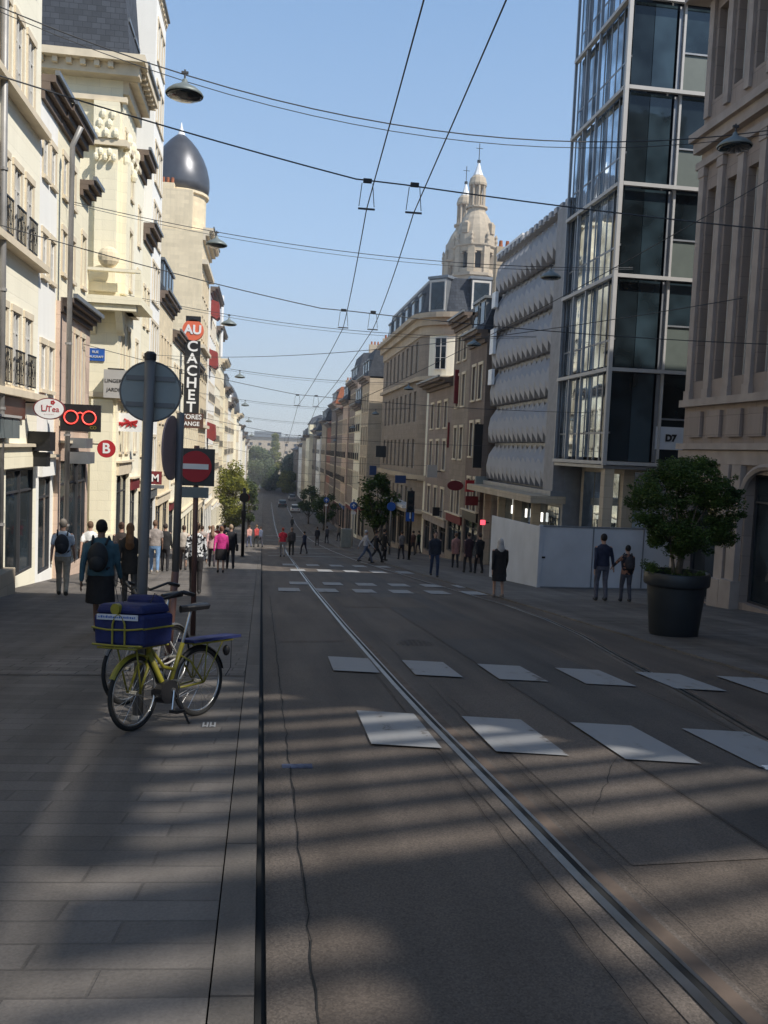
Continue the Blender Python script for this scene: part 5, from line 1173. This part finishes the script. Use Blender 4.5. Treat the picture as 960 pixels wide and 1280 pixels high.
    # lower clothing
    if kind in('trousers','shorts'):
        m=MB(); loft(m,[(0,0,.80*k,.15*k*w_,.105*k),(0,0,.92*k,.17*k*w_,.12*k),(0,.0,1.02*k,.155*k*w_,.11*k)])
        for i in (0,1):
            cap(m,hip[i]+P(0,0,-.02),kn[i],.092*k,.068*k)
            if kind=='trousers':
                cap(m,kn[i],ank[i]+P(0,0,.04),.067*k,.052*k); cap(m,ank[i]+P(0,0,.05),ank[i]+P(0,.005,-.01),.053*k,.056*k)
        fin(m,'trousers' if kind=='trousers' else 'shorts',cm(bottom))
    elif kind in ('skirt','longskirt'):
        zb=.50 if kind=='skirt' else .30
        m=MB(); loft(m,[(0,0,zb*k,.19*k*w_,.15*k+abs(stride)*.25*k),(0,0,(zb+.12)*k,.185*k*w_,.15*k+abs(stride)*.15*k),(0,0,.86*k,.175*k*w_,.125*k),(0,0,1.03*k,.145*k*w_,.105*k)]); fin(m,'skirt',cm(bottom))
    # upper clothing
    m=MB(); z0=.90-coat
    secs=[(0,0,z0*k,(.178+coat*.08)*k*w_,(.125+coat*.10)*k),(0,0,1.0*k,.168*k*w_,.118*k),(0,st*.25*k,1.12*k,.155*k*w_,.112*k),(0,st*.42*k,1.27*k,.178*k*w_,.12*k),(0,st*.55*k,1.37*k,.188*k*w_,.105*k),(0,st*.6*k,1.415*k,.150*k*w_,.09*k),(0,st*.62*k,1.45*k,.095*k*w_,.075*k),(0,st*.66*k,1.475*k,.066*k,.062*k)]
    loft(m,secs)
    for i in (0,1):
        cap(m,sh[i]+P(0,0,-.02),el[i],.058*k,.048*k) if sleeve=='long' else cap(m,sh[i]+P(0,0,-.02),sh[i].lerp(el[i],.62),.060*k,.058*k)
        if sleeve=='long': cap(m,el[i],el[i].lerp(wr[i],.93),.047*k,.037*k)
    tp=fin(m,'coat' if coat else 'shirt',pattern or cm(top),vs,6)
    # hair
    m=MB()
    if cap_: m.ell(head+P(0,-.005,.035),(.086*k,.105*k,.095*k),12,8); m.ell(head+P(0,.11,.03),(.06*k,.07*k,.012*k),10,5)
    else:
        m.ell(head+P(0,-.018,.022),(.086*k,.098*k,.108*k),14,9); 
        if hairlen=='long': cap(m,head+P(0,-.05,-.02),P(0,st*.6-.12,1.33),.075*k,.085*k); m.ell(P(0,st*.6-.12,1.28),(.10*k,.05*k,.1*k),10,7)
        if hairlen=='bun': m.ell(head+P(0,-.09,.06),(.05*k,.05*k,.05*k),10,7)
        if hairlen=='scarf': cap(m,head+P(0,-.03,-.02),P(0,st*.6-.01,1.42),.088*k,.12*k)
    m2=fin(m,'cap' if cap_ else ('headscarf' if hairlen=='scarf' else 'hair'),cm(cap_ or hair,.8),vs,2)
    if bag:
        t=root('backpack' if bag[0]=='pack' else 'handbag',(x,y,z),bag[1],'backpack' if bag[0]=='pack' else 'bag',rz=rz)
        m=MB()
        if bag[0]=='pack':
            m.ell(P(0,-.20+st*.3,1.20),(.15*k,.10*k,.22*k),16,12); m.ell(P(0,-.27+st*.3,1.12),(.11*k,.06*k,.12*k),12,8); o=m.build('pack_body',cm(bag[2],.7,.2),t,smooth=True,local=True)
            m=MB()
            for s_ in(-1,1): m.tube([P(s_*.10,-.15,1.38),P(s_*.115,-.02,1.49),P(s_*.12,.13,1.38),P(s_*.13,.14,1.2),P(s_*.15,.02,1.05),P(s_*.12,-.14,1.02)],.017*k,6)
            m.build('strap',cm(bag[2],.7,.2),t,smooth=True,local=True)
        else:
            s_=bag[3]; c=P(s_*.24,.0,.86) ; m.prism([(c.y-.15*k,c.z-.13*k),(c.y+.15*k,c.z-.13*k),(c.y+.12*k,c.z+.11*k),(c.y-.12*k,c.z+.11*k)],'x',c.x-.045*k,c.x+.045*k); m.build('bag_body',cm(bag[2],.6,.15),t,local=True,bevel=.01)
            m=MB(); m.tube([c+P(0,-.1,.1),P(s_*.20,-.05,1.43),c+P(0,.1,.1)],.009*k,6); m.build('strap',cm(bag[2],.6),t,smooth=True,local=True)
    return r
def patt():
    m,n,l,b=_m('black and white print'); b.inputs['Roughness'].default_value=.85
    tc=n.new('ShaderNodeTexCoord'); v=n.new('ShaderNodeTexVoronoi'); v.inputs['Scale'].default_value=22; l.new(tc.outputs['Object'],v.inputs['Vector'])
    rp=n.new('ShaderNodeValToRGB'); rp.color_ramp.interpolation='CONSTANT'; rp.color_ramp.elements[0].color=(.02,.02,.025,1); rp.color_ramp.elements[1].position=.5; rp.color_ramp.elements[1].color=(.62,.62,.62,1)
    l.new(v.outputs['Color'],rp.inputs[0]); l.new(rp.outputs[0],b.inputs['Base Color']); return m
def patt2():
    m,n,l,b=_m('multicolour dark print'); b.inputs['Roughness'].default_value=.85
    tc=n.new('ShaderNodeTexCoord'); v=n.new('ShaderNodeTexVoronoi'); v.inputs['Scale'].default_value=14; l.new(tc.outputs['Object'],v.inputs['Vector'])
    rp=n.new('ShaderNodeValToRGB'); rp.color_ramp.interpolation='CONSTANT'; rp.color_ramp.elements[0].color=(.015,.015,.025,1); rp.color_ramp.elements[1].position=.62; rp.color_ramp.elements[1].color=(.25,.12,.08,1)
    l.new(v.outputs['Color'],rp.inputs[0]); l.new(rp.outputs[0],b.inputs['Base Color']); return m
def PX(px,y): return at(px,660,y)[0]
person('person in pale blue shirt and khaki trousers with dark backpack by the sunny shop fronts',PX(79,19.8),19.8,1.73,.1,.24,.2,top=(.55,.62,.70),bottom=(.40,.34,.26),hair=(.22,.19,.16),sleeve='short',shoe=(.05,.04,.03),bag=('pack','dark backpack on the back of the person in pale blue shirt',(.02,.022,.03)))
person('person in white top with shoulder bag walking ahead on the sunny side',PX(113,24),24,1.70,0,.2,.2,top=(.75,.74,.72),bottom=(.25,.22,.18),hair=(.12,.07,.04),sleeve='short',lod=1,bag=('hand','brown shoulder bag of the person in white top',(.09,.05,.03),-1))
person('person in teal blue shirt and long dark wrap with black backpack walking away',PX(127,13.2),13.2,1.72,-.05,.20,.16,top=(.05,.115,.15),bottom=(.012,.012,.014),kind='skirt',hair=(.012,.01,.01),skin=SKIND,wide=1.15,bag=('pack','black backpack worn by the person in the teal shirt',(.015,.018,.022)))
person('person in long dark jacket with brown hair passing behind the round sign pole',PX(163,18),18,1.68,.1,.18,.2,top=(.04,.035,.03),bottom=(.10,.09,.08),hair=(.20,.10,.045),hairlen='long',coat=.22,lod=0,bag=('hand','black handbag carried beside the long dark jacket',(.015,.015,.015),1))
person('person in black clothes half hidden left of the round sign pole',PX(152,23),23,1.7,.3,.15,.1,top=(.03,.022,.02),bottom=(.03,.03,.035),hair=(.06,.03,.02),hairlen='bun',lod=1,coat=.1)
person('person in grey brown tee shirt and blue jeans between two sign poles',PX(194,29.5),29.5,1.80,.1,.26,.2,top=(.30,.26,.24),bottom=(.14,.24,.40),hair=(.14,.08,.05),sleeve='short',shoe=(.4,.35,.3),lod=1,wide=1.1)
person('person dressed in black beside the edge on road sign',PX(207,31),31,1.7,0,.1,.1,top=(.02,.02,.022),bottom=(.02,.02,.025),lod=1)
person('person in cream top with crossed dark bag beyond the poles',PX(230,32),32,1.66,0,.15,.15,top=(.50,.44,.38),bottom=(.12,.09,.08),hair=(.07,.04,.03),hairlen='bun',lod=1,bag=('hand','dark bag slung on the person in cream top',(.02,.02,.02),-1))
person('person in black and white printed shirt and black trousers behind the no entry pole',PX(246,21.3),21.3,1.75,-.05,.08,.12,bottom=(.018,.016,.018),hair=(.10,.06,.04),pattern=patt())
person('person in bright pink top and black skirt walking up the sunny pavement',PX(277,30.8),30.8,1.66,0,.14,.2,top=(.50,.03,.20),bottom=(.015,.013,.015),kind='skirt',hair=(.16,.07,.04),hairlen='bun',lod=1,wide=1.12)
person('person in black jacket next to the pink top',PX(289,33.5),33.5,1.74,.1,.2,.2,top=(.02,.02,.025),bottom=(.02,.02,.025),hair=(.30,.22,.15),lod=1,bag=('hand','black bag held out by the person in black jacket',(.015,.015,.015),1))
person('person in pale pink coat ahead of the printed shirt',PX(266,35),35,1.68,0,.15,.15,top=(.55,.36,.34),bottom=(.05,.04,.05),hair=(.2,.12,.08),hairlen='long',coat=.12,lod=1)
for k,(px,y,t,lb) in enumerate(((253,40,(.35,.3,.28),'person in grey seen between pedestrians on the sunny pavement'),(272,44,(.30,.04,.05),'person in dark red far up the sunny pavement'),(281,47,(.05,.05,.06),'person in dark clothes far up the sunny pavement'),(262,50,(.6,.58,.55),'person in white shirt far up the sunny pavement'),(312,66,(.55,.30,.26),'person in salmon shirt by the yellow green tree'),(321,67,(.45,.06,.06),'person in red shirt by the yellow green tree'),(326,68,(.08,.10,.16),'person in dark blue beside the red shirt near the tree'))):
    person(lb,PX(px,y),y,1.7+.04*(k%3-1),.1*k,.18,.18,top=t,bottom=((.05,.05,.07),(.1,.12,.2),(.03,.03,.03))[k%3],lod=2,hair=((.05,.03,.02),(.2,.12,.06))[k%2])
person('person in bright red shirt and pale trousers alone in the middle of the road',PX(354,50),50,1.72,0,.2,.2,top=(.75,.05,.08),bottom=(.32,.30,.30),hair=(.35,.08,.06),sleeve='short',lod=1,wide=1.1)
person('person in dark clothes walking near the red shirt',PX(365,53),53,1.74,0,.15,.2,top=(.08,.07,.07),bottom=(.03,.03,.03),lod=1,hair=(.3,.2,.15))
person('short person in dark blue at the far crossing',PX(381,56),56,1.5,.6,.25,.2,top=(.04,.05,.09),bottom=(.03,.03,.05),lod=2)
person('tiny dark person standing on the road well beyond the crossing',PX(365,118),118,1.75,0,.1,.1,top=(.03,.03,.03),bottom=(.03,.03,.03),lod=2)
person('person with pale hood striding across the road',PX(458,44),44,1.72,-1.35,.40,.3,top=(.42,.42,.46),bottom=(.09,.11,.17),hair=(.40,.40,.42),lod=1)
person('person in black striding just behind the pale hood',PX(471,45),45,1.72,-1.3,.40,.3,top=(.02,.02,.025),bottom=(.03,.03,.035),lod=1,coat=.1)
person('person in long black coat crossing behind two striding walkers',PX(481,47),47,1.78,-1.2,.15,.15,top=(.012,.012,.015),bottom=(.015,.015,.018),coat=.35,lod=1)
person('person in grey jacket walking by the black traffic light',PX(503,50),50,1.7,.3,.15,.2,top=(.20,.18,.17),bottom=(.03,.03,.04),lod=1)
person('person with brown jacket by the shops past the traffic light',PX(517,58),58,1.7,.3,.15,.2,top=(.14,.07,.05),bottom=(.05,.05,.05),lod=2)
0 and person('person pushing toward the shops near the light box',PX(529,60),60,1.65,.8,.25,.2,top=(.06,.05,.06),bottom=(.03,.03,.03),lod=2)
person('person in dark navy jacket and jeans walking toward the viewer',PX(545,32),32,1.72,math.pi,.14,.18,top=(.02,.025,.04),bottom=(.03,.045,.09),hair=(.03,.02,.015),lod=0,wide=1.12,coat=.05)
0 and person('slim person in black just right of the navy jacket',PX(559,38),38,1.62,.2,.14,.15,top=(.02,.02,.02),bottom=(.02,.02,.025),lod=1)
person('person in faded rose coat on the shaded pavement',PX(571,40),40,1.68,0,.12,.15,top=(.34,.17,.15),bottom=(.03,.03,.035),hair=(.15,.08,.05),coat=.2,lod=1)
person('person in dark maroon coat by the metal building',PX(587,35.5),35.5,1.72,.2,.12,.15,top=(.06,.03,.035),bottom=(.04,.035,.035),lod=1,coat=.2)
person('person in black top and trousers close to the white hoarding',PX(601,35),35,1.70,.2,.14,.2,top=(.02,.018,.02),bottom=(.02,.018,.02),lod=1)
person('person in dark coat and pale headscarf beside the white hoarding',PX(627,22.5),22.5,1.60,.1,.08,.1,top=(.022,.018,.018),bottom=(.02,.018,.02),kind='skirt',hair=(.45,.42,.40),hairlen='scarf',coat=.28,wide=1.15,shoe=(.2,.16,.14))
# hand in hand couple
xa=PX(756,21.6); xb=PX(789,21.3)
person('tall person in dark blue hooded jacket holding hands before the hoarding',xa,21.6,1.78,0,.07,.1,top=(.025,.03,.06),bottom=(.10,.10,.13),hair=(.015,.012,.012),armR=((.26,.02,1.13),(.31,.04,.89)),wide=1.08)
person('shorter person in dark patterned jacket holding hands before the hoarding',xb,21.4,1.50,-.05,.1,.1,top=(.05,.04,.05),bottom=(.07,.07,.09),hair=(.015,.012,.012),armL=((-.30,.02,1.22),(-.40,.12,1.06)),pattern=patt2(),coat=.05,bag=('pack','dark patterned backpack on the shorter person of the couple',(.03,.025,.03)))
# far crowd at the shaded side
for k,px in enumerate((397,409,424)):
    y=76+k*7; person(('person in dark coat at the left end of the far group under the dark trees','person in grey jumper in the middle of the far group under the dark trees','person in beige jacket at the right end of the far group under the dark trees')[k],PX(px,y),y,1.7,.3*k,.14,.15,top=((.03,.03,.04),(.1,.1,.11),(.25,.2,.15))[k],lod=2)
for k,(px,y) in enumerate(((590,52),(596,53),(524,62))):
    person(('person in black in the shop doorway under the red sign','person in grey in the shop doorway under the red sign','person in dark green by the pale shop front','person in black by the pale shop front')[k],PX(px,y),y,1.7,.3*k,.14,.15,top=((.02,.02,.02),(.1,.1,.11),(.03,.06,.04),(.02,.02,.02))[k],lod=2)
# ---------------------------------------------------------------- bicycles
def spoke_wheel(par,c,R_,yawm,tyre=.019,hubw=.03):
    """c world centre, yawm rotates local (x fwd, y side, z up)"""
    def T(p): return tuple(Vector(c)+yawm@Vector(p))
    n=40; mb=MB(); 
    for k in range(18):
        a=2*math.pi*k/18; s_=1 if k%2 else -1; mb.tube([T((0,s_*hubw,0)),T(((R_-.02)*math.cos(a),0,(R_-.02)*math.sin(a)))],.0016,4)
    mb.tube([T((0,-hubw*1.3,0)),T((0,hubw*1.3,0))],.02,8); w_=mb.build('wheel',M['chrome'],par)
    MB().tube([T((R_*math.cos(2*math.pi*i/n),0,R_*math.sin(2*math.pi*i/n))) for i in range(n)],tyre,8,closed=True).build('tyre',M['rubber'],w_,smooth=True)
    MB().tube([T(((R_-.024)*math.cos(2*math.pi*i/n),0,(R_-.024)*math.sin(2*math.pi*i/n))) for i in range(n)],.011,6,closed=True).build('rim',M['chrome'],w_,smooth=True)
def fender(par,c,R_,m,a0,a1,mat,w_=.028):
    mb=MB(); n=16; pr=None
    for i in range(n+1):
        a=a0+(a1-a0)*i/n; pts=[tuple(Vector(c)+m@Vector(((R_+dz)*math.cos(a),s_,(R_+dz)*math.sin(a)))) for s_,dz in ((-w_,-.012),(-w_*.6,.004),(0,.01),(w_*.6,.004),(w_,-.012))]
        if pr:
            for j in range(4): mb.face([pr[j],pr[j+1],pts[j+1],pts[j]])
        pr=pts
    return mb.build('fender',M[mat],par,smooth=True)
def bike(label,xf,yf,yaw_,R_,wb,frame,full=True,lean=rad(4),steer=rad(10),name='bicycle'):
    g_=gz(yf)+.05; r=root(name,(xf,yf,g_),label,'bicycle')
    slope=math.atan((gz(yf+.5)-gz(yf-.5)))
    # local frame: origin rear contact; x toward the front wheel
    m=Matrix.Rotation(yaw_,3,'Z')@Matrix.Rotation(lean,3,'X')
    fw_=m@Vector((1,0,0)); o=Vector((xf,yf,g_))-fw_*wb; o.z=gz(o.y)+.05; dirv=(Vector((xf,yf,g_))-o).normalized(); up=(m@Vector((0,0,1))); side=up.cross(dirv).normalized(); up=dirv.cross(side)
    B=Matrix((dirv,side,up)).transposed()
    def W(x,s,z): return tuple(o+B@Vector((x,s,z)))
    rr=R_+.017
    rear=Vector(W(0,0,rr)); front=Vector(W(wb,0,rr)); Bs=B@Matrix.Rotation(steer,3,'Z')
    spoke_wheel(r,rear,R_,B); spoke_wheel(r,front,R_,Bs)
    bb=(.36,0,.28); st=(.20,0,.66); seat=(.10,0,.94); ht=(wb-.19,0,.88); hb=(wb-.15,0,.62)
    mb=MB(); 
    mb.tube([W(*bb),W(*st)],.019,10); mb.tube([W(*hb),W(wb-.30,0,.36),W(*bb)],.024,10); mb.tube([W(hb[0]-.01,0,.66),W(wb-.32,0,.48),W(.29,0,.44)],.015,8); mb.tube([W(*ht),W(*hb)],.022,10)
    for s_ in(-1,1): mb.tube([W(*bb),W(.2,s_*.05,.29),W(0,s_*.06,rr)],.010,6); mb.tube([W(.235,0,.56),W(.15,s_*.05,.5),W(0,s_*.06,rr)],.009,6)
    mb.build('frame',M[frame],r,smooth=True)
    def S(x,s,z): 
        v=Vector((x-wb,s,z)); v=Matrix.Rotation(steer,3,'Z')@v; return W(wb+v.x,v.y,v.z)
    mb=MB(); mb.tube([W(*hb),S(wb-.13,0,.55)],.018,8)
    for s_ in(-1,1): mb.tube([S(wb-.13,0,.56),S(wb-.10,s_*.055,.5),S(wb,s_*.055,rr)],[.014,.013,.009],8)
    mb.build('fork',M[frame],r,smooth=True)
    MB().tube([W(*ht),W(wb-.215,0,1.04)],.013,8).build('stem',M['chrome'],r)
    mb=MB(); mb.tube([S(wb-.40,-.27,1.09),S(wb-.28,-.25,1.12),S(wb-.19,-.12,1.06),S(wb-.19,.12,1.06),S(wb-.28,.25,1.12),S(wb-.40,.27,1.09)],.012,8); hb_=mb.build('handlebar',M['black'],r,smooth=True)
    for s_ in(-1,1): MB().tube([S(wb-.42,s_*.272,1.088),S(wb-.30,s_*.252,1.117)],.018,8).build('grip',M['black'],hb_,smooth=True)
    mb=MB(); mb.tube([S(wb-.21,.1,1.06),S(wb-.03,.17,1.12),S(wb+.0,.08,.90),S(wb-.1,.03,.6)],.004,5); mb.tube([S(wb-.21,-.1,1.06),S(wb+.02,-.14,1.16),S(wb+.04,-.06,.92),W(wb-.18,0,.68)],.004,5); mb.build('brake_cable',M['black'],hb_)
    MB().tube([W(*st),W(*seat)],.013,8).build('seat_post',M['chrome'],r)
    mb=MB(); Ls=[(.23,.018,.965),(.17,.03,.967),(.10,.055,.97),(.02,.09,.975),(-.04,.10,.98),(-.07,.07,.975)]
    pr=None
    for (a,w_,z_) in Ls:
        ring=[W(a,w_*math.cos(t),z_+.022*math.sin(t)-(.02 if math.sin(t)<0 else 0)) for t in [2*math.pi*i/10 for i in range(10)]]
        if pr:
            for j in range(10): mb.face([pr[j],pr[(j+1)%10],ring[(j+1)%10],ring[j]])
        else: mb.face(ring)
        pr=ring
    mb.face(pr); mb.build('saddle',M['black'],r,smooth=True)
    mb=MB(); cx=bb
    mb.tube([W(bb[0]+.085*math.cos(a),.05,bb[2]+.085*math.sin(a)) for a in [2*math.pi*i/20 for i in range(20)]],.006,5,closed=True); mb.tube([W(bb[0],-.07,bb[2]),W(bb[0],.07,bb[2])],.02,8)
    mb.tube([W(bb[0],.07,bb[2]),W(bb[0]+.03,.08,bb[2]-.165)],.008,6); mb.tube([W(bb[0],-.07,bb[2]),W(bb[0]-.03,-.08,bb[2]+.165)],.008,6)
    mb.tube([W(bb[0],.05,bb[2]+.085),W(0,.05,rr+.035)],.004,4); mb.tube([W(bb[0],.05,bb[2]-.085),W(0,.05,rr-.035)],.004,4)
    cs=mb.build('crankset',M['chrome'],r)
    for s_,x_,z_ in ((1,bb[0]+.03,bb[2]-.165),(-1,bb[0]-.03,bb[2]+.165)):
        q=MB(); i=len(q.v); P_=[W(x_+a*.045,s_*(.09+b*.09),z_+c*.012) for c in(-1,1) for (a,b) in((-1,0),(1,0),(1,1),(-1,1))]
        q.v+=P_; q.f+=[(0,3,2,1),(4,5,6,7),(0,1,5,4),(1,2,6,5),(2,3,7,6),(3,0,4,7)]; q.mi+=[0]*6; q.build('pedal',M['black'],r)
    q=MB(); q.tube([W(.33,.06,.26),W(.27,.14,.02),W(.28,.17,.0)],.010,6); q.build('kickstand',M['black'],r)
    fender(r,rear,R_+.03,B,.1,2.9,'pole' if not full else 'black'); fender(r,front,R_+.03,Bs,.5,2.7,frame if full else 'pole')
    if full:
        # motor case, chain guard, rear rack with blue panel, front rack
        MB().tube([W(.40,-.06,.27),W(.40,.06,.27)],.10,16).build('motor_case',M['black'],r,smooth=False)
        mb=MB(); mb.prism([(0,0)],'x',0,0) if 0 else None
        mb=MB(); [mb.tube([W(.15,s_*.07,R_*2+.075),W(-.36,s_*.08,R_*2+.075)],.008,6) for s_ in(-1,1)]
        for s_ in(-1,1): mb.tube([W(-.22,s_*.08,R_*2+.07),W(0,s_*.07,rr)],.006,6); mb.tube([W(-.02,s_*.08,R_*2+.07),W(0,s_*.07,rr)],.006,6)
        for a in(.1,-.05,-.2,-.35): mb.tube([W(a,-.08,R_*2+.075),W(a,.08,R_*2+.075)],.006,6)
        mb.build('rear_rack',M[frame],r,smooth=True)
        q=MB(); P_=[W(a,b,R_*2+c) for c in(.09,.115) for (a,b) in((-.45,-.10),(.16,-.10),(.16,.10),(-.45,.10))]
        q.v+=P_; q.f+=[(0,3,2,1),(4,5,6,7),(0,1,5,4),(1,2,6,5),(2,3,7,6),(3,0,4,7)]; q.mi+=[0]*6; q.build('rack_board',M['bluebag'],r)
        MB().tube([W(-.33,.09,R_*2+.07),W(-.30,.11,.4),W(-.24,.10,.33)],.004,5).build('elastic_strap',M['black'],r)
        q=MB(); q.ell(W(-.36,0,R_*2-.03),(.035,.035,.05),10,7); q.build('rear_light',M['black'],r)
        mb=MB(); [mb.tube([S(wb-.18,s_*.16,.69),S(wb+.21,s_*.16,.69)],.009,6) for s_ in(-1,0,1)]; [mb.tube([S(wb+a,-.2,.69),S(wb+a,.2,.69)],.009,6) for a in(-.18,.02,.21)]
        for s_ in(-1,1): mb.tube([S(wb+.1,s_*.10,.70),S(wb,s_*.07,rr)],.008,6)
        mb.build('front_rack',M[frame],r,smooth=True)
    return r,W,S,o,B
xf,_=at(160,905,7.35); 
bike('darker bicycle parked behind the yellow one, mostly hidden by the blue bag',-1.20,8.15,math.pi+rad(66),.31,.86,'beam',False,rad(4),rad(-8))
WB=.74; yaw_=math.pi+rad(50); yf=7.10; xf=-.985
rb,W,S,o_,B=bike('yellow work bicycle with electric motor standing by the sign pole',xf,yf,yaw_,.285,WB,'yellow',True,rad(5),rad(8))
# blue delivery bag standing on the front rack
bg_=root('delivery_bag',S(WB+.04,0,.72),'large royal blue delivery bag with yellow trim on the front rack of the yellow bicycle','bag')
def SB(x0,x1,s0,s1,z0,z1,taper=0):
    mb=MB(); P_=[S(WB+(x0 if a<0 else x1)*(1+(taper if c>0 else 0)),(s0 if b<0 else s1)*(1+(taper if c>0 else 0)),z0 if c<0 else z1) for c in(-1,1) for (a,b) in((-1,-1),(1,-1),(1,1),(-1,1))]
    mb.v+=P_; mb.f+=[(0,3,2,1),(4,5,6,7),(0,1,5,4),(1,2,6,5),(2,3,7,6),(3,0,4,7)]; mb.mi+=[0]*6; return mb
body=SB(-.17,.20,-.25,.25,.70,.96,.04).build('bag_body',M['bluebag'],bg_,bevel=.035)
SB(-.16,.205,-.245,.245,.961,1.04,-.10).build('bag_lid',M['bluebag'],bg_,bevel=.03)
SB(-.17,-.08,-.18,.2,1.0,1.10,-.1).build('rolled_flap',M['bluebag'],bg_,bevel=.04)
fx=WB+.215
MB().tube([S(fx,-.258,.85),S(fx+.005,-.1,.835),S(fx+.005,.12,.84),S(fx,.258,.855)],.008,6).build('trim',M['yellow'],bg_)
MB().tube([S(fx+.006,.02+.062*c,.79+z_) for c,z_ in ((-1,-.08),(-1,.09),(-.6,.15),(0,.17),(.6,.15),(1,.09),(1,-.08))],.008,6).build('pocket_trim',M['yellow'],bg_)
MB().tube([S(fx,-.25,.715),S(fx+.004,0,.71),S(fx,.25,.715)],.009,6).build('trim',M['yellow'],bg_)
for sd in(-1,1): MB().tube([S(WB-.16,sd*.26,.85),S(WB+.21,sd*.26,.85)],.008,6).build('trim',M['yellow'],bg_)
def quadbox(a0,a1,s0,s1,z0,z1): return SB(a0,a1,s0,s1,z0,z1)
ban=quadbox(.218,.226,-.20,.21,.915,.96).build('banner',M['board'],bg_)
rn=random.Random(4); q=MB(); xx=-.185
while xx<.19:
    l_=rn.uniform(.006,.016); h_=rn.uniform(.012,.02); q.face([S(WB+.228,xx,.93),S(WB+.228,xx+l_,.93),S(WB+.228,xx+l_,.93+h_),S(WB+.228,xx,.93+h_)]); xx+=l_+rn.uniform(.005,.01)
q.build('small_writing',M['bluesign'],ban)
c0=[S(WB+.222,-.02+.045*math.cos(a),1.0+.045*math.sin(a)) for a in [2*math.pi*i/20 for i in range(20)]]; c1=[S(WB+.18,-.02+.045*math.cos(a),1.0+.045*math.sin(a)) for a in [2*math.pi*i/20 for i in range(20)]]
em=MB(); em.face(c0); [em.face([c0[i],c0[(i+1)%20],c1[(i+1)%20],c1[i]]) for i in range(20)]; em.build('emblem',M['yellow'],bg_)
# small painted figures on the paving and litter
for k,(px_,pz_) in enumerate(((257,912),(266,912))):
    x,z=at(px_,pz_,7.3); MB().box(x-.025,x-.01,7.2,7.32,gz(7.26)+.06,gz(7.26)+.064).box(x+.01,x+.025,7.2,7.32,gz(7.26)+.06,gz(7.26)+.064).box(x-.01,x+.01,7.2,7.215,gz(7.2)+.06,gz(7.2)+.066).build('road_markings',M['paint'])['kind']='structure'
o=MB().box(3.86,3.93,5.95,6.02,gz(6)+.003,gz(6)+.02).build('litter',M['whites'],bevel=.006); tag(o,'scrap of white litter on the dark road at the right','litter')
# parked and driven cars far down the street
def car(label,x,y,col,rz=0):
    g_=gz(y); t=root('car',(x,y,g_),label,'car',rz=rz); mt=cm(col,.3,.02)
    mb=MB(); sec=[(-2.05,.45,.62,.80),(-2.0,.30,.80,.86),(-1.5,.26,.90,.88),(-.9,.25,.94,.89),(.9,.25,.92,.89),(1.7,.27,.86,.87),(2.05,.34,.70,.80),(2.1,.45,.60,.74)]
    pr=None
    for (yy,zb,zt,hw) in sec:
        ring=[(-hw,yy,zb),(-hw-.02,yy,(zb+zt)/2),(-hw+.06,yy,zt),(hw-.06,yy,zt),(hw+.02,yy,(zb+zt)/2),(hw,yy,zb)]
        if pr: [mb.face([pr[j],pr[(j+1)%6],ring[(j+1)%6],ring[j]]) for j in range(6)]
        else: mb.face(ring)
        pr=ring
    mb.face(pr); mb.build('body',mt,t,local=True,bevel=.03)
    mb=MB(); mb.prism([(-1.75,.9),(-1.35,1.38),(.3,1.42),(1.15,.93)],'x',-.72,.72); cb=mb.build('cabin',M['gl'],t,local=True,bevel=.04)
    MB().prism([(-1.38,1.39),(.32,1.43),(.26,1.47),(-1.3,1.44)],'x',-.66,.66).build('car_roof',mt,t,local=True,bevel=.02)
    for a in(-1,1):
        for b_ in(-1.3,1.3):
            w_=MB().tube([(a*.70,b_,.31),(a*.88,b_,.31)],.31,18).build('wheel',M['rubber'],t,local=True); MB().tube([(a*.86,b_,.31),(a*.89,b_,.31)],.18,12).build('rim',M['chrome'],w_,local=True)
        MB().box(a*.55-.14,a*.55+.14,-2.06,-2.0,.62,.74).build('tail_light',M['red'],t,local=True); MB().box(a*.55-.14,a*.55+.14,2.04,2.09,.58,.68).build('headlight',M['chrome'],t,local=True)
    return t
car('white car driving away far down the street',6.3,168,(.7,.7,.7)); car('dark green van like car beside the white one far down',4.2,185,(.04,.06,.06)); car('dark parked car below the park trees on the left',-2.6,205,(.03,.03,.04),.2); car('grey car stopped farther behind the white car',7.2,214,(.25,.26,.28))

vm=bpy.data.materials.new('thin haze'); vm.use_nodes=True; n=vm.node_tree.nodes; n.clear(); o_=n.new('ShaderNodeOutputMaterial'); v_=n.new('ShaderNodeVolumeScatter'); v_.inputs['Color'].default_value=(.84,.90,1,1); v_.inputs['Density'].default_value=.0011; v_.inputs['Anisotropy'].default_value=.1; vm.node_tree.links.new(v_.outputs[0],o_.inputs['Volume'])
hz=MB().box(-120,120,45,560,-30,60).build('haze',vm); hz['kind']='stuff'; hz['label']='thin afternoon haze filling the far end of the street'
